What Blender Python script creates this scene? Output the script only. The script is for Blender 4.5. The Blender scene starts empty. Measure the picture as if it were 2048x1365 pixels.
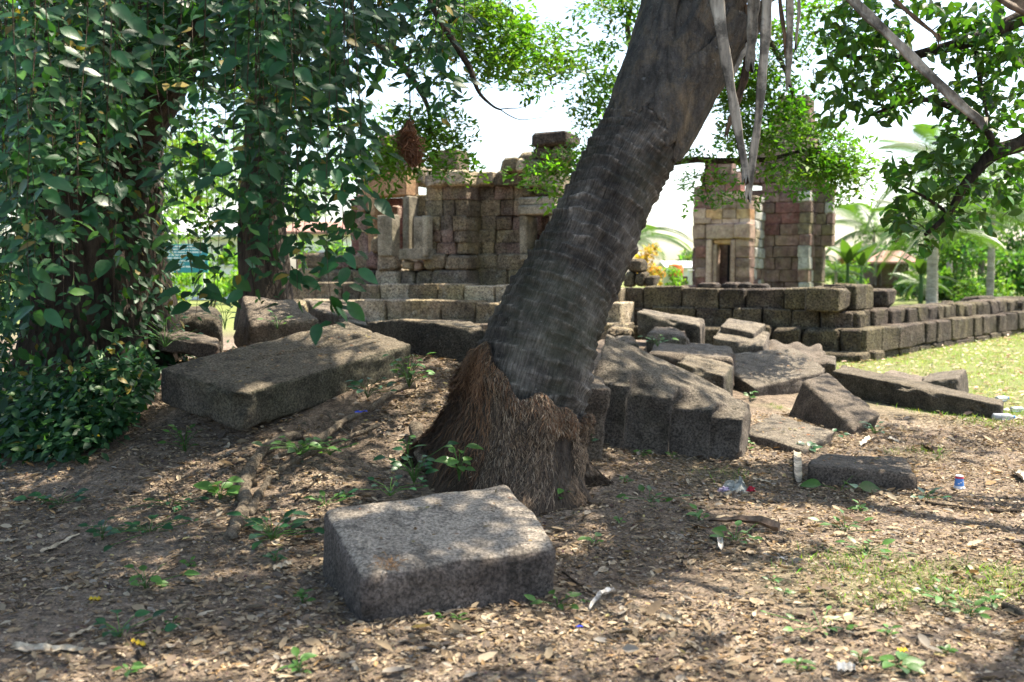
import bpy, math, random
import numpy as np
from mathutils import Vector, Matrix
random.seed(7); RNG = np.random.default_rng(11)
scene = bpy.context.scene
COL = scene.collection

# ------------------------------------------------------------------ camera
F = 1991.0; HOR = 545.0; CX = 1024.0; CY = 682.5; CAMZ = 1.4
TH = math.atan((CY - HOR) / F)
cam = bpy.data.cameras.new('camera'); camo = bpy.data.objects.new('camera', cam); COL.objects.link(camo)
camo.location = (0, 0, CAMZ); camo.rotation_euler = (math.pi / 2 - TH, 0, 0)
cam.sensor_width = 36; cam.lens = F / 2048 * 36; cam.clip_start = 0.05; cam.clip_end = 4000
cam.dof.use_dof = True; cam.dof.focus_distance = 6.3; cam.dof.aperture_fstop = 2.4
scene.camera = camo
# ------------------------------------------------------------------ sky and sun
SUN_EL = math.radians(61); SUN_AZ = math.radians(62)          # azimuth from +Y towards +X
SUN = Vector((math.cos(SUN_EL) * math.sin(SUN_AZ), math.cos(SUN_EL) * math.cos(SUN_AZ), math.sin(SUN_EL)))
world = bpy.data.worlds.new('World'); scene.world = world; world.use_nodes = True
wn = world.node_tree; wn.nodes.clear()
wo = wn.nodes.new('ShaderNodeOutputWorld'); bg = wn.nodes.new('ShaderNodeBackground'); sk = wn.nodes.new('ShaderNodeTexSky')
sk.sky_type = 'NISHITA'; sk.sun_disc = False; sk.sun_elevation = SUN_EL; sk.sun_rotation = SUN_AZ
sk.air_density = 1.0; sk.dust_density = 2.0; sk.ozone_density = 1.0
bg.inputs[1].default_value = 0.14
wn.links.new(sk.outputs[0], bg.inputs[0]); wn.links.new(bg.outputs[0], wo.inputs[0])
sl = bpy.data.lights.new('sun', 'SUN'); sl.energy = 5.0; sl.angle = math.radians(0.53); sl.color = (1, .93, .82)
so = bpy.data.objects.new('sun', sl); COL.objects.link(so); so.location = (6, 6, 12)
so.rotation_euler = (-SUN).to_track_quat('-Z', 'Y').to_euler()
vs = scene.view_settings; vs.view_transform = 'Standard'; vs.look = 'None'; vs.gamma = 1; vs.exposure = 1.68; vs.use_curve_mapping = False
vs.use_white_balance = True; vs.white_balance_temperature = 6900; vs.white_balance_tint = 10
cy = scene.cycles; cy.max_bounces = 5; cy.diffuse_bounces = 3; cy.glossy_bounces = 2; cy.transmission_bounces = 4; cy.transparent_max_bounces = 6
cy.use_denoising = True; cy.caustics_reflective = False; cy.caustics_refractive = False

# ------------------------------------------------------------------ maths
def P(px, py, d):
    "world point seen at photo pixel (px, py) at depth d along the optical axis"
    a = (px - CX) / F; b = -(py - CY) / F
    return np.array([a * d, d * (math.cos(TH) + b * math.sin(TH)), CAMZ + d * (-math.sin(TH) + b * math.cos(TH))])
def ray(px, py):
    return P(px, py, 1.0) - np.array([0, 0, CAMZ])
def proj(p):
    p = np.asarray(p, float); q = p - np.array([0, 0, CAMZ])
    d = q[..., 1] * math.cos(TH) - q[..., 2] * math.sin(TH); u = q[..., 1] * math.sin(TH) + q[..., 2] * math.cos(TH)
    dd = np.where(d > .05, d, .05)
    return CX + F * q[..., 0] / dd, CY - F * u / dd, d
def hash3(i, j, k, s=0):
    n = (i * 374761393 + j * 668265263 + k * 2147483647 + s * 1274126177) & 0xFFFFFFFF
    n = ((n ^ (n >> 13)) * 1274126177) & 0xFFFFFFFF
    n = ((n ^ (n >> 16)) * 2246822519) & 0xFFFFFFFF
    return ((n ^ (n >> 15)) & 0xFFFFFF) / float(0xFFFFFF)
def vnoise(p, s=0):
    p = np.asarray(p, float); f = np.floor(p).astype(np.int64); t = p - f; t = t * t * (3 - 2 * t)
    i, j, k = f[..., 0], f[..., 1], f[..., 2]; x, y, z = t[..., 0], t[..., 1], t[..., 2]
    def h(a, b, c): return hash3(i + a, j + b, k + c, s)
    l = lambda a, b, t: a + (b - a) * t
    return l(l(l(h(0,0,0), h(1,0,0), x), l(h(0,1,0), h(1,1,0), x), y), l(l(h(0,0,1), h(1,0,1), x), l(h(0,1,1), h(1,1,1), x), y), z) * 2 - 1
def fbm(p, o=4, s=0):
    p = np.asarray(p, float); r = 0; a = 1
    for q in range(o): r = r + a * vnoise(p * 2 ** q + 17.3 * q, s + q); a *= .5
    return r / 1.6
def sstep(a, b, x):
    t = np.clip((x - a) / (b - a), 0, 1); return t * t * (3 - 2 * t)
def mound(x, y):
    x = np.asarray(x, float); y = np.asarray(y, float)
    r1 = np.sqrt(((x + 1.5) / 2.3) ** 2 + ((y - 8.8) / 2.6) ** 2); r2 = np.sqrt(((x - 1.3) / 2.4) ** 2 + ((y - 13) / 2.6) ** 2)
    rp = np.sqrt(((x - .03) / .85) ** 2 + ((y - 6.1) / .7) ** 2)
    return .75 * np.exp(-r1 ** 3) + .5 * np.exp(-r2 ** 3) + .10 * np.exp(-rp ** 2)
def ground_z(x, y):
    x = np.asarray(x, float); y = np.asarray(y, float); z0 = x * 0
    b = mound(x, y)
    n = .035 * fbm(np.stack([x * .8, y * .8, z0], -1), 3, 3)
    near = sstep(16, 9, y)
    n2 = .014 * fbm(np.stack([x * 5, y * 5, z0], -1), 3, 5) * near
    return b + n + n2 + .03 * near * np.clip(b * 3, 0, 1) * fbm(np.stack([x * 4, y * 4, z0], -1), 3, 9)
def G(px, py, dz=0.0):
    "ground point under a photo pixel"
    r = ray(px, py); o = np.array([0, 0, CAMZ]); t = np.arange(2.0, 30, .02); q = o + r * t[:, None]
    hit = q[:, 2] <= ground_z(q[:, 0], q[:, 1]) + dz
    return q[np.argmax(hit)] if hit.any() else q[-1]

# ------------------------------------------------------------------ mesh helpers
def new_mesh(name, verts, faces, smooth=False, col=None, uv=None):
    me = bpy.data.meshes.new(name); verts = np.asarray(verts, np.float32)
    if isinstance(faces, np.ndarray):
        nf, k = faces.shape; me.vertices.add(len(verts)); me.vertices.foreach_set('co', verts.ravel())
        me.loops.add(nf * k); me.loops.foreach_set('vertex_index', faces.astype(np.int32).ravel())
        me.polygons.add(nf); me.polygons.foreach_set('loop_start', np.arange(0, nf * k, k, dtype=np.int32))
        try: me.polygons.foreach_set('loop_total', np.full(nf, k, np.int32))
        except Exception: pass
        me.update(calc_edges=True)
    else:
        me.from_pydata(verts.tolist(), [], [list(map(int, f)) for f in faces]); me.update()
    if smooth: me.polygons.foreach_set('use_smooth', np.ones(len(me.polygons), bool))
    if col is not None:
        at = me.color_attributes.new('Col', 'FLOAT_COLOR', 'POINT'); c = np.ones((len(verts), 4), np.float32); c[:, :3] = col
        at.data.foreach_set('color', c.ravel())
    if uv is not None:
        ul = me.uv_layers.new(name='UVMap'); vi = np.zeros(len(me.loops), np.int32); me.loops.foreach_get('vertex_index', vi)
        ul.data.foreach_set('uv', np.asarray(uv, np.float32)[vi].ravel())
    return me
def tag(o, label=None, cat=None, group=None, kind=None):
    for k, v in (('label', label), ('category', cat), ('group', group), ('kind', kind)):
        if v: o[k] = v
    return o
def obj(name, me, mat, parent=None, loc=None):
    o = bpy.data.objects.new(name, me); COL.objects.link(o)
    if me is not None and mat is not None and len(me.materials) == 0: me.materials.append(mat)
    if parent is not None: o.parent = parent
    if loc is not None:
        b = wloc(parent) if parent is not None else np.zeros(3)
        o.location = np.asarray(loc) - b
    return o
def wloc(o):
    r = np.zeros(3)
    while o is not None: r = r + np.array(o.location); o = o.parent
    return r
def mesh(name, verts, faces, mat, parent=None, smooth=False, col=None, uv=None):
    "verts in world space; origin is put at the base centre of the piece"
    verts = np.asarray(verts, float); c = np.array([(verts[:, 0].min() + verts[:, 0].max()) / 2, (verts[:, 1].min() + verts[:, 1].max()) / 2, verts[:, 2].min()])
    return obj(name, new_mesh(name, verts - c, faces, smooth, col, uv), mat, parent, c)
def thing(name, loc, label, cat, group=None):
    o = bpy.data.objects.new(name, None); COL.objects.link(o); o.location = loc; o.empty_display_size = .2
    return tag(o, label, cat, group)
def merge(parts):
    V = []; Fc = []; n = 0
    for v, f in parts:
        V.append(np.asarray(v, float)); Fc += [[i + n for i in q] for q in (f.tolist() if isinstance(f, np.ndarray) else f)]; n += len(v)
    return np.concatenate(V), Fc
def tube(path, rad, seg=8, cap=True):
    path = np.asarray(path, float); n = len(path); rad = np.broadcast_to(np.asarray(rad, float), (n,))
    t = np.gradient(path, axis=0); t /= np.linalg.norm(t, axis=1)[:, None] + 1e-9
    a = np.array([0, 0, 1.0]) if abs(t[0][2]) < .9 else np.array([1.0, 0, 0])
    nx = np.cross(t[0], a); nx /= np.linalg.norm(nx); V = []
    for i in range(n):
        nx = nx - t[i] * np.dot(nx, t[i]); nx /= np.linalg.norm(nx) + 1e-9; ny = np.cross(t[i], nx)
        an = np.arange(seg) / seg * 2 * math.pi
        V.append(path[i] + rad[i] * (np.cos(an)[:, None] * nx + np.sin(an)[:, None] * ny))
    V = np.concatenate(V); Fc = []
    for i in range(n - 1):
        for j in range(seg):
            k = (j + 1) % seg; Fc.append([i * seg + j, i * seg + k, (i + 1) * seg + k, (i + 1) * seg + j])
    if cap: Fc.append(list(range(seg - 1, -1, -1))); Fc.append([(n - 1) * seg + j for j in range(seg)])
    return V, Fc
def spline(pts, n):
    pts = np.asarray(pts, float); m = len(pts); t = np.linspace(0, m - 1, n); out = []
    for x in t:
        i = min(int(x), m - 2); u = x - i
        p0, p1, p2, p3 = pts[max(i - 1, 0)], pts[i], pts[i + 1], pts[min(i + 2, m - 1)]
        out.append(.5 * ((2 * p1) + (-p0 + p2) * u + (2 * p0 - 5 * p1 + 4 * p2 - p3) * u * u + (-p0 + 3 * p1 - 3 * p2 + p3) * u ** 3))
    return np.array(out)
# chamfered stone, 24 corners, 44 triangles
_SG = [(sx, sy, sz) for sx in (-1, 1) for sy in (-1, 1) for sz in (-1, 1)]
def _stone_topo():
    idx = {}; n = 0
    for s in _SG:
        for a in range(3): idx[(s, a)] = n; n += 1
    Fc = []
    for a in range(3):
        b, c = [(1, 2), (2, 0), (0, 1)][a]
        for sg in (-1, 1):
            q = []
            for (u, v) in ((-1, -1), (1, -1), (1, 1), (-1, 1)):
                s = [0, 0, 0]; s[a] = sg; s[b] = u; s[c] = v; q.append(idx[(tuple(s), a)])
            Fc.append(q if sg > 0 else q[::-1])
    for a in range(3):
        b, c = [(1, 2), (2, 0), (0, 1)][a]
        for u in (-1, 1):
            for v in (-1, 1):
                s0 = [0] * 3; s1 = [0] * 3; s0[a] = -1; s1[a] = 1; s0[b] = s1[b] = u; s0[c] = s1[c] = v
                q = [idx[(tuple(s0), b)], idx[(tuple(s1), b)], idx[(tuple(s1), c)], idx[(tuple(s0), c)]]
                Fc.append(q if u * v < 0 else q[::-1])
    for s in _SG:
        q = [idx[(s, 0)], idx[(s, 1)], idx[(s, 2)]]; Fc.append(q if s[0] * s[1] * s[2] > 0 else q[::-1])
    return Fc
STONE_F = _stone_topo()
def stone_verts(w, d, h, ch, jit, rnd):
    V = []; ha = (w / 2, d / 2, h / 2)
    for s in _SG:
        cj = [rnd.uniform(-1, 1) * jit * 2 * ha[k] for k in range(3)]; c = ch * rnd.uniform(.5, 2.0)
        for a in range(3):
            V.append([s[k] * (ha[k] - (0 if k == a else min(c, ha[k] * .6))) + cj[k] for k in range(3)])
    return np.array(V)
def stone(parent, center, w, d, h, rz, mat, ch=.05, jit=.035, name='stone', tilt=0):
    V = stone_verts(w, d, h, ch, jit, random)
    c, s = math.cos(rz), math.sin(rz); R = np.array([[c, -s, 0], [s, c, 0], [0, 0, 1]])
    if tilt: ct, st = math.cos(tilt), math.sin(tilt); R = R @ np.array([[ct, 0, st], [0, 1, 0], [-st, 0, ct]])
    me = new_mesh(name, V @ R.T, STONE_F, True); N = np.zeros((24, 3)); k = 0
    for sg in _SG:
        for ax in range(3): N[k, ax] = sg[ax]; k += 1
    N = N + np.array([[random.gauss(0, .05) for _ in range(3)] for _ in range(24)])
    me.normals_split_custom_set_from_vertices((N @ R.T / np.linalg.norm(N, axis=1)[:, None]).tolist())
    return obj(name, me, mat, parent, center)
# rounded, chipped hexahedron from 8 corners
def hexa(top, bot, res=22, rnd=.05, amp=.012, seed=0, fn=None, chip=.05):
    top = np.asarray(top, float); bot = np.asarray(bot, float); V = []; Fc = []; n = 0; g = [round(x, 5) for x in np.linspace(-1, 1, res + 1)]; key = {}
    uvw = []
    def vid(u, v, w):
        k = (u, v, w)
        if k not in key: key[k] = len(uvw); uvw.append((u, v, w))
        return key[k]
    for a in range(3):
        b, c = [(1, 2), (2, 0), (0, 1)][a]
        for sg in (-1, 1):
            for i in range(res):
                for j in range(res):
                    q = []
                    for (x, y) in ((g[i], g[j]), (g[i + 1], g[j]), (g[i + 1], g[j + 1]), (g[i], g[j + 1])):
                        s = [0, 0, 0]; s[a] = sg; s[b] = x; s[c] = y; q.append(vid(*s))
                    Fc.append(q if sg > 0 else q[::-1])
    U = np.array(uvw); L = np.array([np.linalg.norm(top[1] - top[0]), np.linalg.norm(top[3] - top[0]), np.linalg.norm(top[0] - bot[0])]) / 2 + 1e-6
    p = U * L; r = np.minimum(rnd, L.min() * .9); nz = fbm(U * L * 4 + seed * 7.1, 3, seed)
    rr = (r * (1 + .9 * nz))[:, None]; inner = np.clip(p, -(L - rr), L - rr); dlt = p - inner; ln = np.linalg.norm(dlt, axis=1)[:, None]
    p = np.where(ln > 1e-7, inner + dlt / np.maximum(ln, 1e-7) * np.minimum(ln, rr), p); U2 = p / L
    a = (U2[:, 0] + 1) / 2; b = (U2[:, 1] + 1) / 2; c = (U2[:, 2] + 1) / 2
    bil = lambda q: ((1 - a) * (1 - b))[:, None] * q[0] + (a * (1 - b))[:, None] * q[1] + (a * b)[:, None] * q[2] + ((1 - a) * b)[:, None] * q[3]
    W = bil(bot) * (1 - c)[:, None] + bil(top) * c[:, None]
    cen = W.mean(0); dr = (W - cen); dr /= np.linalg.norm(dr, axis=1)[:, None] + 1e-9
    edge = (np.sort(np.abs(U), axis=1)[:, 1] > .8)
    n1 = fbm(W * 3 + seed, 4, seed + 1); n2 = fbm(W * 14 + seed, 2, seed + 4)
    n3 = fbm(W * 1.3 + seed, 2, seed + 6); W = W + dr * (amp * 1.9 * n1 + amp * .8 * n2 + amp * 1.5 * n3)[:, None]
    bite = (np.clip(fbm(W * 5 + 3 * seed, 3, seed + 8) - .2, 0, 1) + 1.5 * np.clip(fbm(W * 2.2 + 5 * seed, 2, seed + 9) - .42, 0, 1)) * (np.clip((np.sort(np.abs(U), axis=1)[:, 1] - .6) / .35, 0, 1))
    W = W - dr * (chip * bite)[:, None]
    if fn is not None: W = fn(W, U)
    return W, np.array(Fc)

# ------------------------------------------------------------------ leaves
def leaf_tpl(rows, w=.5, fold=.1, droop=.15):
    "pointed ovate leaf of length 1 along +Y"
    V = [(0, 0, 0)]; Fc = []
    prev = None
    for i in range(1, rows):
        t = i / rows; hw = w * .5 * math.sin(math.pi * t ** .8) ** .85 * (1.02 - .1 * t); z = -droop * t * t
        n = len(V); V += [(-hw, t, z + fold * hw * 2), (0, t, z), (hw, t, z + fold * hw * 2)]
        if prev is None: Fc += [(0, n + 1, n), (0, n + 2, n + 1)]
        else: Fc += [(prev, prev + 1, n + 1), (prev, n + 1, n), (prev + 1, prev + 2, n + 2), (prev + 1, n + 2, n + 1)]
        prev = n
    V.append((0, 1, -droop)); k = len(V) - 1; Fc += [(prev, prev + 1, k), (prev + 1, prev + 2, k)]
    return np.array(V, float), np.array(Fc)
LEAF6 = leaf_tpl(6); LEAF3 = leaf_tpl(3); LEAFROUND = leaf_tpl(6, .66, .12, .2)
LEAF2 = (np.array([(0, 0, 0), (-.24, .5, .05), (0, 1, -.1), (.24, .5, .05)]), np.array([(0, 2, 1), (0, 3, 2)]))
def basis(dirs, ups):
    y = dirs / (np.linalg.norm(dirs, axis=1)[:, None] + 1e-9); x = np.cross(y, ups); x /= np.linalg.norm(x, axis=1)[:, None] + 1e-9
    z = np.cross(x, y); return np.stack([x, y, z], -1)
def scat(tpl, pos, B, sc):
    V, Fc = tpl; n = len(pos); sc = np.broadcast_to(np.asarray(sc, float), (n,))
    W = np.einsum('nij,vj->nvi', B, V) * sc[:, None, None] + pos[:, None, :]
    FF = (Fc[None] + (np.arange(n) * len(V))[:, None, None]).reshape(-1, Fc.shape[1])
    return W.reshape(-1, 3), FF
def rcol(n, k, base, var=.25, hue=.12):
    b = np.asarray(base)[None] * (1 + var * RNG.normal(size=(n, 1))).clip(.35, 2) * (1 + hue * RNG.normal(size=(n, 3))).clip(.5, 1.6)
    return np.repeat(b.clip(.002, .9), k, 0)
def rdir(n, down=0.0, flat=1.0):
    d = RNG.normal(size=(n, 3)); d[:, 2] *= flat; d[:, 2] -= down; return d
def rup(n, s=.5):
    u = RNG.normal(size=(n, 3)) * s; u[:, 2] += 1; return u
def scatter(name, tpl, pos, B, sc, mat, parent=None, base=(.05, .1, .03), var=.25, hue=.12, kind='stuff', col=None):
    V, Fc = scat(tpl, np.asarray(pos), B, sc); k = len(tpl[0])
    c = rcol(len(pos), k, base, var, hue) if col is None else np.repeat(col, k, 0)
    o = mesh(name, V, Fc, mat, parent, False, c)
    if kind: o['kind'] = kind
    return o
def spray_tpl(n=11, seed=3):
    "a flat twig end: small leaflets set loosely along it"
    r = random.Random(seed); V = []; Fc = []
    for i in range(n):
        t = r.uniform(.05, 1); x = r.gauss(0, .28) * (1 - .4 * t); z = r.gauss(0, .09); a = r.uniform(-1.2, 1.2); l = r.uniform(.18, .34); w = l * .46; dx, dy = math.sin(a) * l, math.cos(a) * l; k = len(V); zz = r.gauss(0, .08)
        V += [(x, t, z), (x + dx * .5 + dy / l * w * .5, t + dy * .5 - dx / l * w * .5, z + .02), (x + dx, t + dy, z + zz), (x + dx * .5 - dy / l * w * .5, t + dy * .5 + dx / l * w * .5, z + .02)]
        Fc.append((k, k + 1, k + 2, k + 3))
    return np.array(V), np.array(Fc)
SPRAY = spray_tpl()

# ------------------------------------------------------------------ materials
class NT:
    def __init__(s, name):
        s.m = bpy.data.materials.new(name); s.m.use_nodes = True; s.t = s.m.node_tree; s.t.nodes.clear()
        s.o = s.t.nodes.new('ShaderNodeOutputMaterial'); s.b = s.t.nodes.new('ShaderNodeBsdfPrincipled'); s.t.links.new(s.b.outputs[0], s.o.inputs[0])
        s.b.inputs['Roughness'].default_value = .85; s.b.inputs['Specular IOR Level'].default_value = .25
        s.pos = s.t.nodes.new('ShaderNodeNewGeometry').outputs['Position']
    def n(s, ty, **k):
        x = s.t.nodes.new(ty)
        for a, v in k.items(): setattr(x, a, v)
        return x
    def l(s, a, b): s.t.links.new(a, b)
    def noise(s, scale, detail=4, rough=.6, vec=None, stretch=None, dist=0):
        v = vec or s.pos
        if stretch:
            mp = s.n('ShaderNodeMapping'); mp.inputs['Scale'].default_value = stretch; s.l(v, mp.inputs[0]); v = mp.outputs[0]
        x = s.n('ShaderNodeTexNoise'); x.inputs['Scale'].default_value = scale; x.inputs['Detail'].default_value = detail; x.inputs['Roughness'].default_value = rough; x.inputs['Distortion'].default_value = dist
        s.l(v, x.inputs['Vector']); return x.outputs[0]
    def voro(s, scale, feature='F1', vec=None, out='Distance'):
        x = s.n('ShaderNodeTexVoronoi'); x.feature = feature; x.inputs['Scale'].default_value = scale; s.l(vec or s.pos, x.inputs['Vector']); return x.outputs[out]
    def ramp(s, f, stops, interp='LINEAR'):
        x = s.n('ShaderNodeValToRGB'); e = x.color_ramp.elements; x.color_ramp.interpolation = interp
        while len(e) < len(stops): e.new(.5)
        for i, (p, c) in enumerate(stops):
            e[i].position = p; e[i].color = (*c, 1) if not isinstance(c, (int, float)) else (c, c, c, 1)
        s.l(f, x.inputs[0]); return x.outputs[0]
    def mix(s, f, a, b, mode='MIX'):
        x = s.n('ShaderNodeMix', data_type='RGBA', blend_type=mode)
        for v, i in ((f, 0), (a, 6), (b, 7)):
            if hasattr(v, 'links'): s.l(v, x.inputs[i])
            elif isinstance(v, (int, float)): x.inputs[i].default_value = v
            else: x.inputs[i].default_value = (*v, 1)
        return x.outputs[2]
    def math(s, op, a, b=0.0):
        x = s.n('ShaderNodeMath', operation=op)
        for v, i in ((a, 0), (b, 1)):
            if hasattr(v, 'links'): s.l(v, x.inputs[i])
            else: x.inputs[i].default_value = v
        return x.outputs[0]
    def bump(s, h, strength=.5, dist=.02, prev=None):
        x = s.n('ShaderNodeBump'); x.inputs['Strength'].default_value = strength; x.inputs['Distance'].default_value = dist; s.l(h, x.inputs['Height'])
        if prev: s.l(prev, x.inputs['Normal'])
        return x.outputs[0]
    def rnd(s): return s.n('ShaderNodeObjectInfo').outputs['Random']
    def normz(s):
        g = s.n('ShaderNodeNewGeometry'); x = s.n('ShaderNodeSeparateXYZ'); s.l(g.outputs['Normal'], x.inputs[0]); return x.outputs[2]
    def col(s): return s.n('ShaderNodeVertexColor', layer_name='Col').outputs[0]
    def done(s, color=None, normal=None, rough=None):
        if color is not None:
            if hasattr(color, 'links'): s.l(color, s.b.inputs['Base Color'])
            else: s.b.inputs['Base Color'].default_value = (*color, 1)
        if normal is not None: s.l(normal, s.b.inputs['Normal'])
        if rough is not None:
            if hasattr(rough, 'links'): s.l(rough, s.b.inputs['Roughness'])
            else: s.b.inputs['Roughness'].default_value = rough
        return s.m
def plain(name, c, rough=.8, spec=.25, noise=0.15, sc=8):
    m = NT(name); m.b.inputs['Specular IOR Level'].default_value = spec
    n = m.noise(sc, 4); d = tuple(max(0, x * (1 - noise * 2)) for x in c); h = tuple(min(1, x * (1 + noise)) for x in c)
    return m.done(m.ramp(n, [(.3, d), (.7, h)]), m.bump(m.noise(sc * 6), .2, .01), rough)
def laterite(name, c1, c2, lichen, la=.5, pale=(.34, .33, .28), pa=.25, pit=26):
    m = NT(name); n1 = m.noise(3.2, 5); n2 = m.noise(1.3, 6, .65); n3 = m.noise(5.5, 6, .7); r = m.rnd()
    c = m.ramp(n1, [(.38, c1), (.62, c2)])
    c = m.mix(m.math('MULTIPLY', m.ramp(n2, [(.45, 0), (.62, 1)]), la), c, lichen)
    c = m.mix(m.math('MULTIPLY', m.ramp(n3, [(.54, 0), (.66, 1)]), pa), c, pale)
    v = m.voro(pit); pitm = m.ramp(v, [(.12, 0), (.38, 1)])
    g = m.noise(38, 5, .7); c = m.mix(1.0, c, m.ramp(g, [(.38, .35), (.62, 1.45)]), 'MULTIPLY')
    c = m.mix(m.math('SUBTRACT', 1, pitm), c, tuple(x * .35 for x in c1))
    hs = m.n('ShaderNodeHueSaturation'); m.l(c, hs.inputs['Color'])
    m.l(m.ramp(r, [(0, .7), (1, 1.22)]), hs.inputs['Value'])
    b = m.bump(m.noise(12, 6, .7), .9, .05); b = m.bump(pitm, .8, .03, b); b = m.bump(g, .6, .012, b)
    return m.done(hs.outputs[0], b, .95)
def sandstone(name, dark, light, lich=(.2, .2, .13), spec=(.38, .38, .36), amt=.45, sc=1.0, top_tone=None):
    m = NT(name); n1 = m.noise(1.7 * sc, 7, .62); n2 = m.noise(.9 * sc, 6, .6, dist=.5); n3 = m.noise(70, 4, .7); r = m.rnd()
    c = m.ramp(n1, [(.38, dark), (.62, light)])
    c = m.mix(m.math('MULTIPLY', m.ramp(n2, [(.5, 0), (.64, 1)]), amt), c, lich)
    sp = m.ramp(m.noise(22, 5, .75), [(.62, 0), (.7, 1)]); c = m.mix(m.math('MULTIPLY', sp, .5), c, spec)
    if top_tone: c = m.mix(m.ramp(m.math('ADD', m.normz(), m.math('MULTIPLY', m.noise(9, 4), .25)), [(.72, 0), (.95, 1)]), c, m.ramp(m.noise(5, 5, .7), [(.3, tuple(x * .75 for x in top_tone)), (.7, top_tone)]))  # upward facing surfaces mixed towards a separate, mostly paler tone
    bl = m.ramp(m.noise(3.1 * sc, 7, .72, dist=.8), [(.5, 1.0), (.62, .42)]); c = m.mix(.75, c, bl, 'MULTIPLY')
    c = m.mix(.9, c, m.ramp(n3, [(.38, .4), (.62, 1.6)]), 'MULTIPLY')
    bk = m.ramp(m.noise(7.5, 9, .78, dist=.4), [(.535, 0), (.60, 1)]); c = m.mix(m.math('MULTIPLY', bk, .5), c, (.035, .033, .028))
    pt = m.ramp(m.voro(32), [(.10, 1), (.17, 0)]); pm = m.ramp(m.noise(6, 4), [(.45, 0), (.55, 1)]); c = m.mix(m.math('MULTIPLY', m.math('MULTIPLY', pt, pm), .8), c, (.03, .027, .023))
    hs = m.n('ShaderNodeHueSaturation'); m.l(c, hs.inputs['Color']); m.l(m.ramp(r, [(0, .8), (1, 1.15)]), hs.inputs['Value'])
    b = m.bump(m.noise(9, 6, .7), 1.0, .06); b = m.bump(m.noise(45, 6, .8), 1.0, .025, b); b = m.bump(m.math('MULTIPLY', m.math('MULTIPLY', pt, pm), -1), .8, .02, b); b = m.bump(bk, .25, .006, b)
    return m.done(hs.outputs[0], b, .92)
def leafmat(name, objcol=None, rough=.38, trans=.35, spec=.45, tint=(1.5, 1.7, .45), var=(.6, 1.35)):
    m = NT(name); m.b.inputs['Specular IOR Level'].default_value = spec
    if objcol: c = m.mix(1.0, objcol, m.ramp(m.rnd(), [(0, var[0]), (1, var[1])]), 'MULTIPLY')
    else: c = m.col()
    c = m.mix(.5, c, m.ramp(m.noise(30, 3), [(.3, .7), (.7, 1.25)]), 'MULTIPLY')
    m.done(c, m.bump(m.noise(45, 3), .25, .006), rough)
    t = m.n('ShaderNodeBsdfTranslucent'); m.l(m.mix(1.0, c, tint, 'MULTIPLY'), t.inputs[0])
    x = m.n('ShaderNodeMixShader'); x.inputs[0].default_value = trans; m.l(m.b.outputs[0], x.inputs[1]); m.l(t.outputs[0], x.inputs[2]); m.l(x.outputs[0], m.o.inputs[0])
    return m.m
def barkmat(name, dark, light, sc=6, stretch=(1, 1, .22), strength=.9):
    m = NT(name); n1 = m.noise(sc, 6, .65, stretch=stretch); n2 = m.noise(sc * 4, 5, .7, stretch=stretch); n3 = m.noise(1.5, 4)
    c = m.ramp(n1, [(.32, dark), (.68, light)]); c = m.mix(.7, c, m.ramp(n2, [(.35, .5), (.65, 1.25)]), 'MULTIPLY'); c = m.mix(.5, c, m.ramp(n3, [(.35, .6), (.65, 1.3)]), 'MULTIPLY')
    b = m.bump(n1, strength, .06); b = m.bump(n2, strength, .02, b); return m.done(c, b, .95)

M = {}
M['lat'] = laterite('laterite', (.085, .067, .051), (.21, .165, .122), (.21, .18, .09), .55)
M['lat_d'] = laterite('laterite_dark', (.046, .036, .029), (.112, .086, .066), (.135, .115, .06), .5, (.26, .25, .2), .3)
M['lat_dy'] = laterite('laterite_dark_lichen', (.054, .043, .030), (.125, .10, .066), (.155, .13, .065), .6, (.28, .27, .2), .3)
M['lat_y'] = laterite('laterite_lichen', (.105, .082, .055), (.25, .195, .125), (.30, .245, .12), .6, (.36, .35, .27), .4)
M['lat_p'] = laterite('laterite_purple', (.15, .09, .078), (.29, .185, .155), (.28, .24, .13), .35, (.42, .38, .33), .35)
M['lat_b'] = laterite('laterite_brown', (.115, .078, .062), (.25, .175, .135), (.22, .185, .09), .5, (.36, .34, .28), .35)
M['lat_pale'] = laterite('laterite_pale', (.22, .18, .125), (.43, .355, .25), (.36, .305, .17), .5, (.5, .47, .38), .5)
M['lat_w'] = laterite('laterite_white', (.34, .33, .30), (.56, .55, .5), (.45, .41, .3), .5, (.66, .68, .64), .6)
M['pink'] = laterite('pink_stone', (.36, .23, .18), (.54, .37, .29), (.52, .42, .29), .4, (.6, .54, .46), .3, 40)
M['orange'] = sandstone('orange_sandstone', (.34, .18, .085), (.58, .36, .20), (.42, .34, .19), (.5, .47, .4))
M['cream'] = sandstone('cream_sandstone', (.22, .195, .135), (.42, .37, .275), (.26, .265, .165), (.55, .55, .5))
M['red'] = laterite('red_stone', (.15, .07, .06), (.27, .125, .105), (.18, .11, .085), .3)
M['sand'] = sandstone('grey_sandstone', (.095, .08, .066), (.22, .185, .15), (.15, .145, .09), top_tone=(.25, .212, .162))
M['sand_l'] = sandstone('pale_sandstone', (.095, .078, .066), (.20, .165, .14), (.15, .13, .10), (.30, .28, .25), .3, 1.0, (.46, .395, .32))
M['sand_b'] = sandstone('brown_sandstone', (.12, .09, .07), (.24, .19, .15), (.18, .16, .11), top_tone=(.235, .192, .148))
M['sand_k'] = sandstone('dark_sandstone', (.065, .057, .047), (.15, .13, .10), (.14, .14, .08), top_tone=(.215, .178, .128))
M['bark'] = barkmat('bark', (.018, .014, .011), (.085, .066, .05))
M['bark2'] = barkmat('pale_bark', (.06, .05, .042), (.20, .17, .14))
M['twig'] = barkmat('twig', (.06, .045, .03), (.16, .12, .085), 20)
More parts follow.
